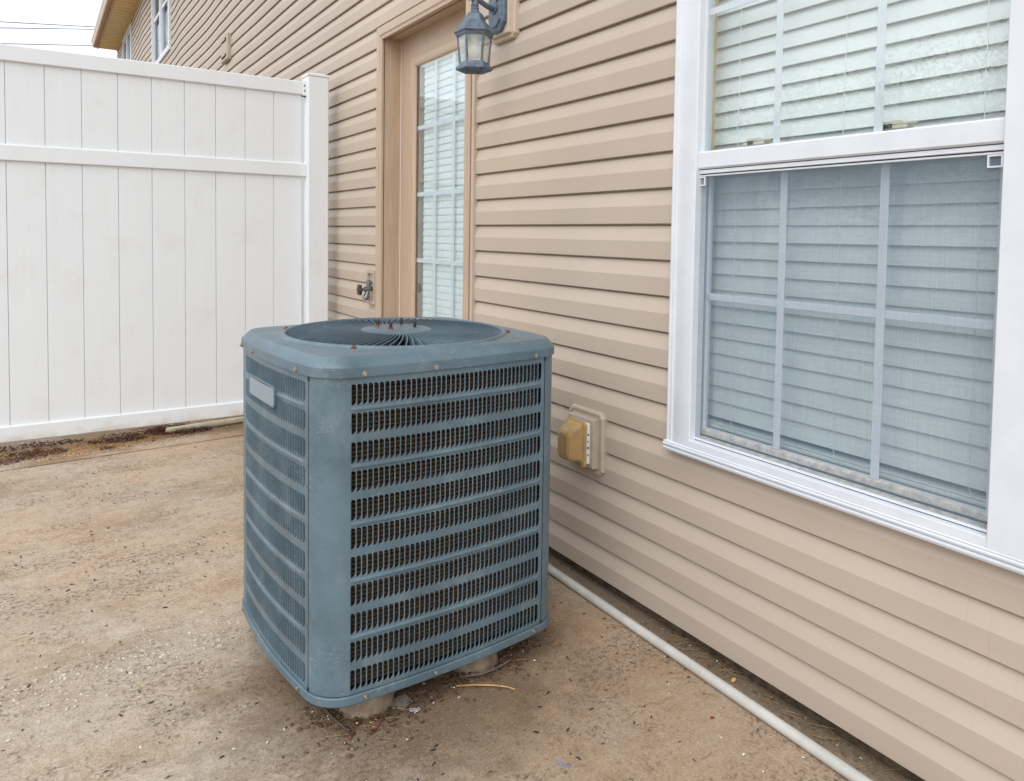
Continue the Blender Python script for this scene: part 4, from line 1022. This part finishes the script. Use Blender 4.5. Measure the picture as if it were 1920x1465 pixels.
mb.loft([[(-.171+x*.6, 1.144+y*.6, z) for x, y in [(-.008, -.003), (0, -.008), (.009, -.004), (.010, .004), (.002, .008), (-.007, .005)]] for z in (.001, .0022)], True, True, True)
mb2 = MB(); mb2.loft([[(-.560+x*.8, 1.205+y*1.1, z) for x, y in [(-.012, .010), (-.004, .006), (-.001, -.004), (.010, -.014), (.013, -.011), (.004, .002), (.008, .012), (.002, .010), (-.008, .016)]] for z in (.0006, .0012)], True, True, True)
tag(obj('paint_fleck', mb2, plain('violet_paint', lin(140, 134, 170), .6)), 'small violet paint fleck on the concrete before the unit', 'paint fleck')
tag(obj('rust_flake', mb, RUST), 'small orange-red flake on the concrete near the pipe', 'flake')
mb = MB(); mb.loft([[(-.018+x*.7, 1.213+y*.7, z+.3*x) for x, y in [(-.009, -.003), (0, -.008), (.009, -.004), (.010, .004), (.002, .008), (-.007, .005)]] for z in (.005, .0062)], True, True, True)
tag(obj('yellow_leaf', mb, LIT['gold']), 'tiny yellow leaf between the pipe and the wall', 'leaf')

# ------------------------------------------------------------------ wires across the sky
def wire(p, q, sag, label):
    p, q = Vector(p), Vector(q); C0 = Vector((-1.4811, 0, 1.1216)); k = 24/16
    p, q = C0+(p-C0)*k, C0+(q-C0)*k; d = q-p
    a, b = p-d*6, q+d*5
    mb = MB(); n_ = 24; mb.tube([a.lerp(b, i/n_)-Vector((0, 0, sag*(1-(2*i/n_-1)**2))) + Vector((0, 0, sag)) for i in range(n_+1)], .010, 6)
    return tag(obj('utility_wire', mb, BLACK), label, 'wire', 'wires across the sky')
wire((-1.997, 16, 4.74), (-.535, 16, 4.884), .15, 'topmost thin dark wire crossing the sky above the fence')
wire((-1.998, 16, 4.633), (-.536, 16, 4.839), .15, 'second thin dark wire in the sky, just under the topmost')
wire((-2.002, 16, 4.358), (-.608, 16, 4.528), .15, 'lowest faint wire in the sky, close above the fence')

# ------------------------------------------------------------------ trees across the yard, seen mirrored in the panes
LEAF = plain('tree_leaf', (0.055, 0.085, 0.035), 0.6, var=.45, scale=2.5); BARK = plain('tree_bark', (0.10, 0.085, 0.07), 0.9, var=.3, scale=12)
def tree(x, y, h, cr, seed, leaves_n, label):
    rs = random.Random(seed); t = empty('tree', (x, y, -.13), 0, label, 'tree')
    mb = MB(); tips = []
    mb.tube([(0, 0, 0), (.05*h*.2, .02, h*.25), (.02, -.04, h*.5), (.05, 0, h*.9)], [.028*h, .022*h, .016*h, .004*h], 8)
    for k in range(16):
        a = rs.uniform(0, 6.28); z0 = h*rs.uniform(.28, .75); L = cr*rs.uniform(.6, 1.05); up = rs.uniform(.2, .9)
        p = [(0.03, 0, z0), (math.cos(a)*L*.5, math.sin(a)*L*.5, z0+up*L*.4), (math.cos(a)*L, math.sin(a)*L, z0+up*L*.8)]
        mb.tube(p, [.008*h, .005*h, .002*h], 5); tips += [Vector(p[1]), Vector(p[2]), (Vector(p[1])+Vector(p[2]))/2]
    obj('trunk', mb, BARK, t)
    mb = MB()
    for k in range(leaves_n):
        c_ = rs.choice(tips); p = c_+Vector((rs.gauss(0, cr*.2), rs.gauss(0, cr*.2), rs.gauss(0, cr*.17)))
        u = Vector((rs.gauss(0, 1), rs.gauss(0, 1), rs.gauss(0, 1))).normalized(); v = u.orthogonal().normalized(); L = rs.uniform(.022, .05)
        mb.add([p-u*L, p+v*L*.45, p+u*L, p-v*L*.45], [[0, 1, 2, 3]])
    obj('crown', mb, LEAF, t)
tree(-12.5, 8.0, 4.9, 1.9, 1, 15000, 'bushy green tree mirrored in the right-hand panes of the window')
tree(-11.0, 10.8, 4.15, 1.6, 2, 6000, 'sparse half-bare tree mirrored in the middle panes of the window')
tree(-10.5, 14.2, 4.3, 1.8, 3, 9000, 'small tree mirrored in the left-hand panes of the window')
tree(-13.5, 5.0, 5.5, 2.3, 4, 15000, 'taller green tree mirrored at the right edge of the window')
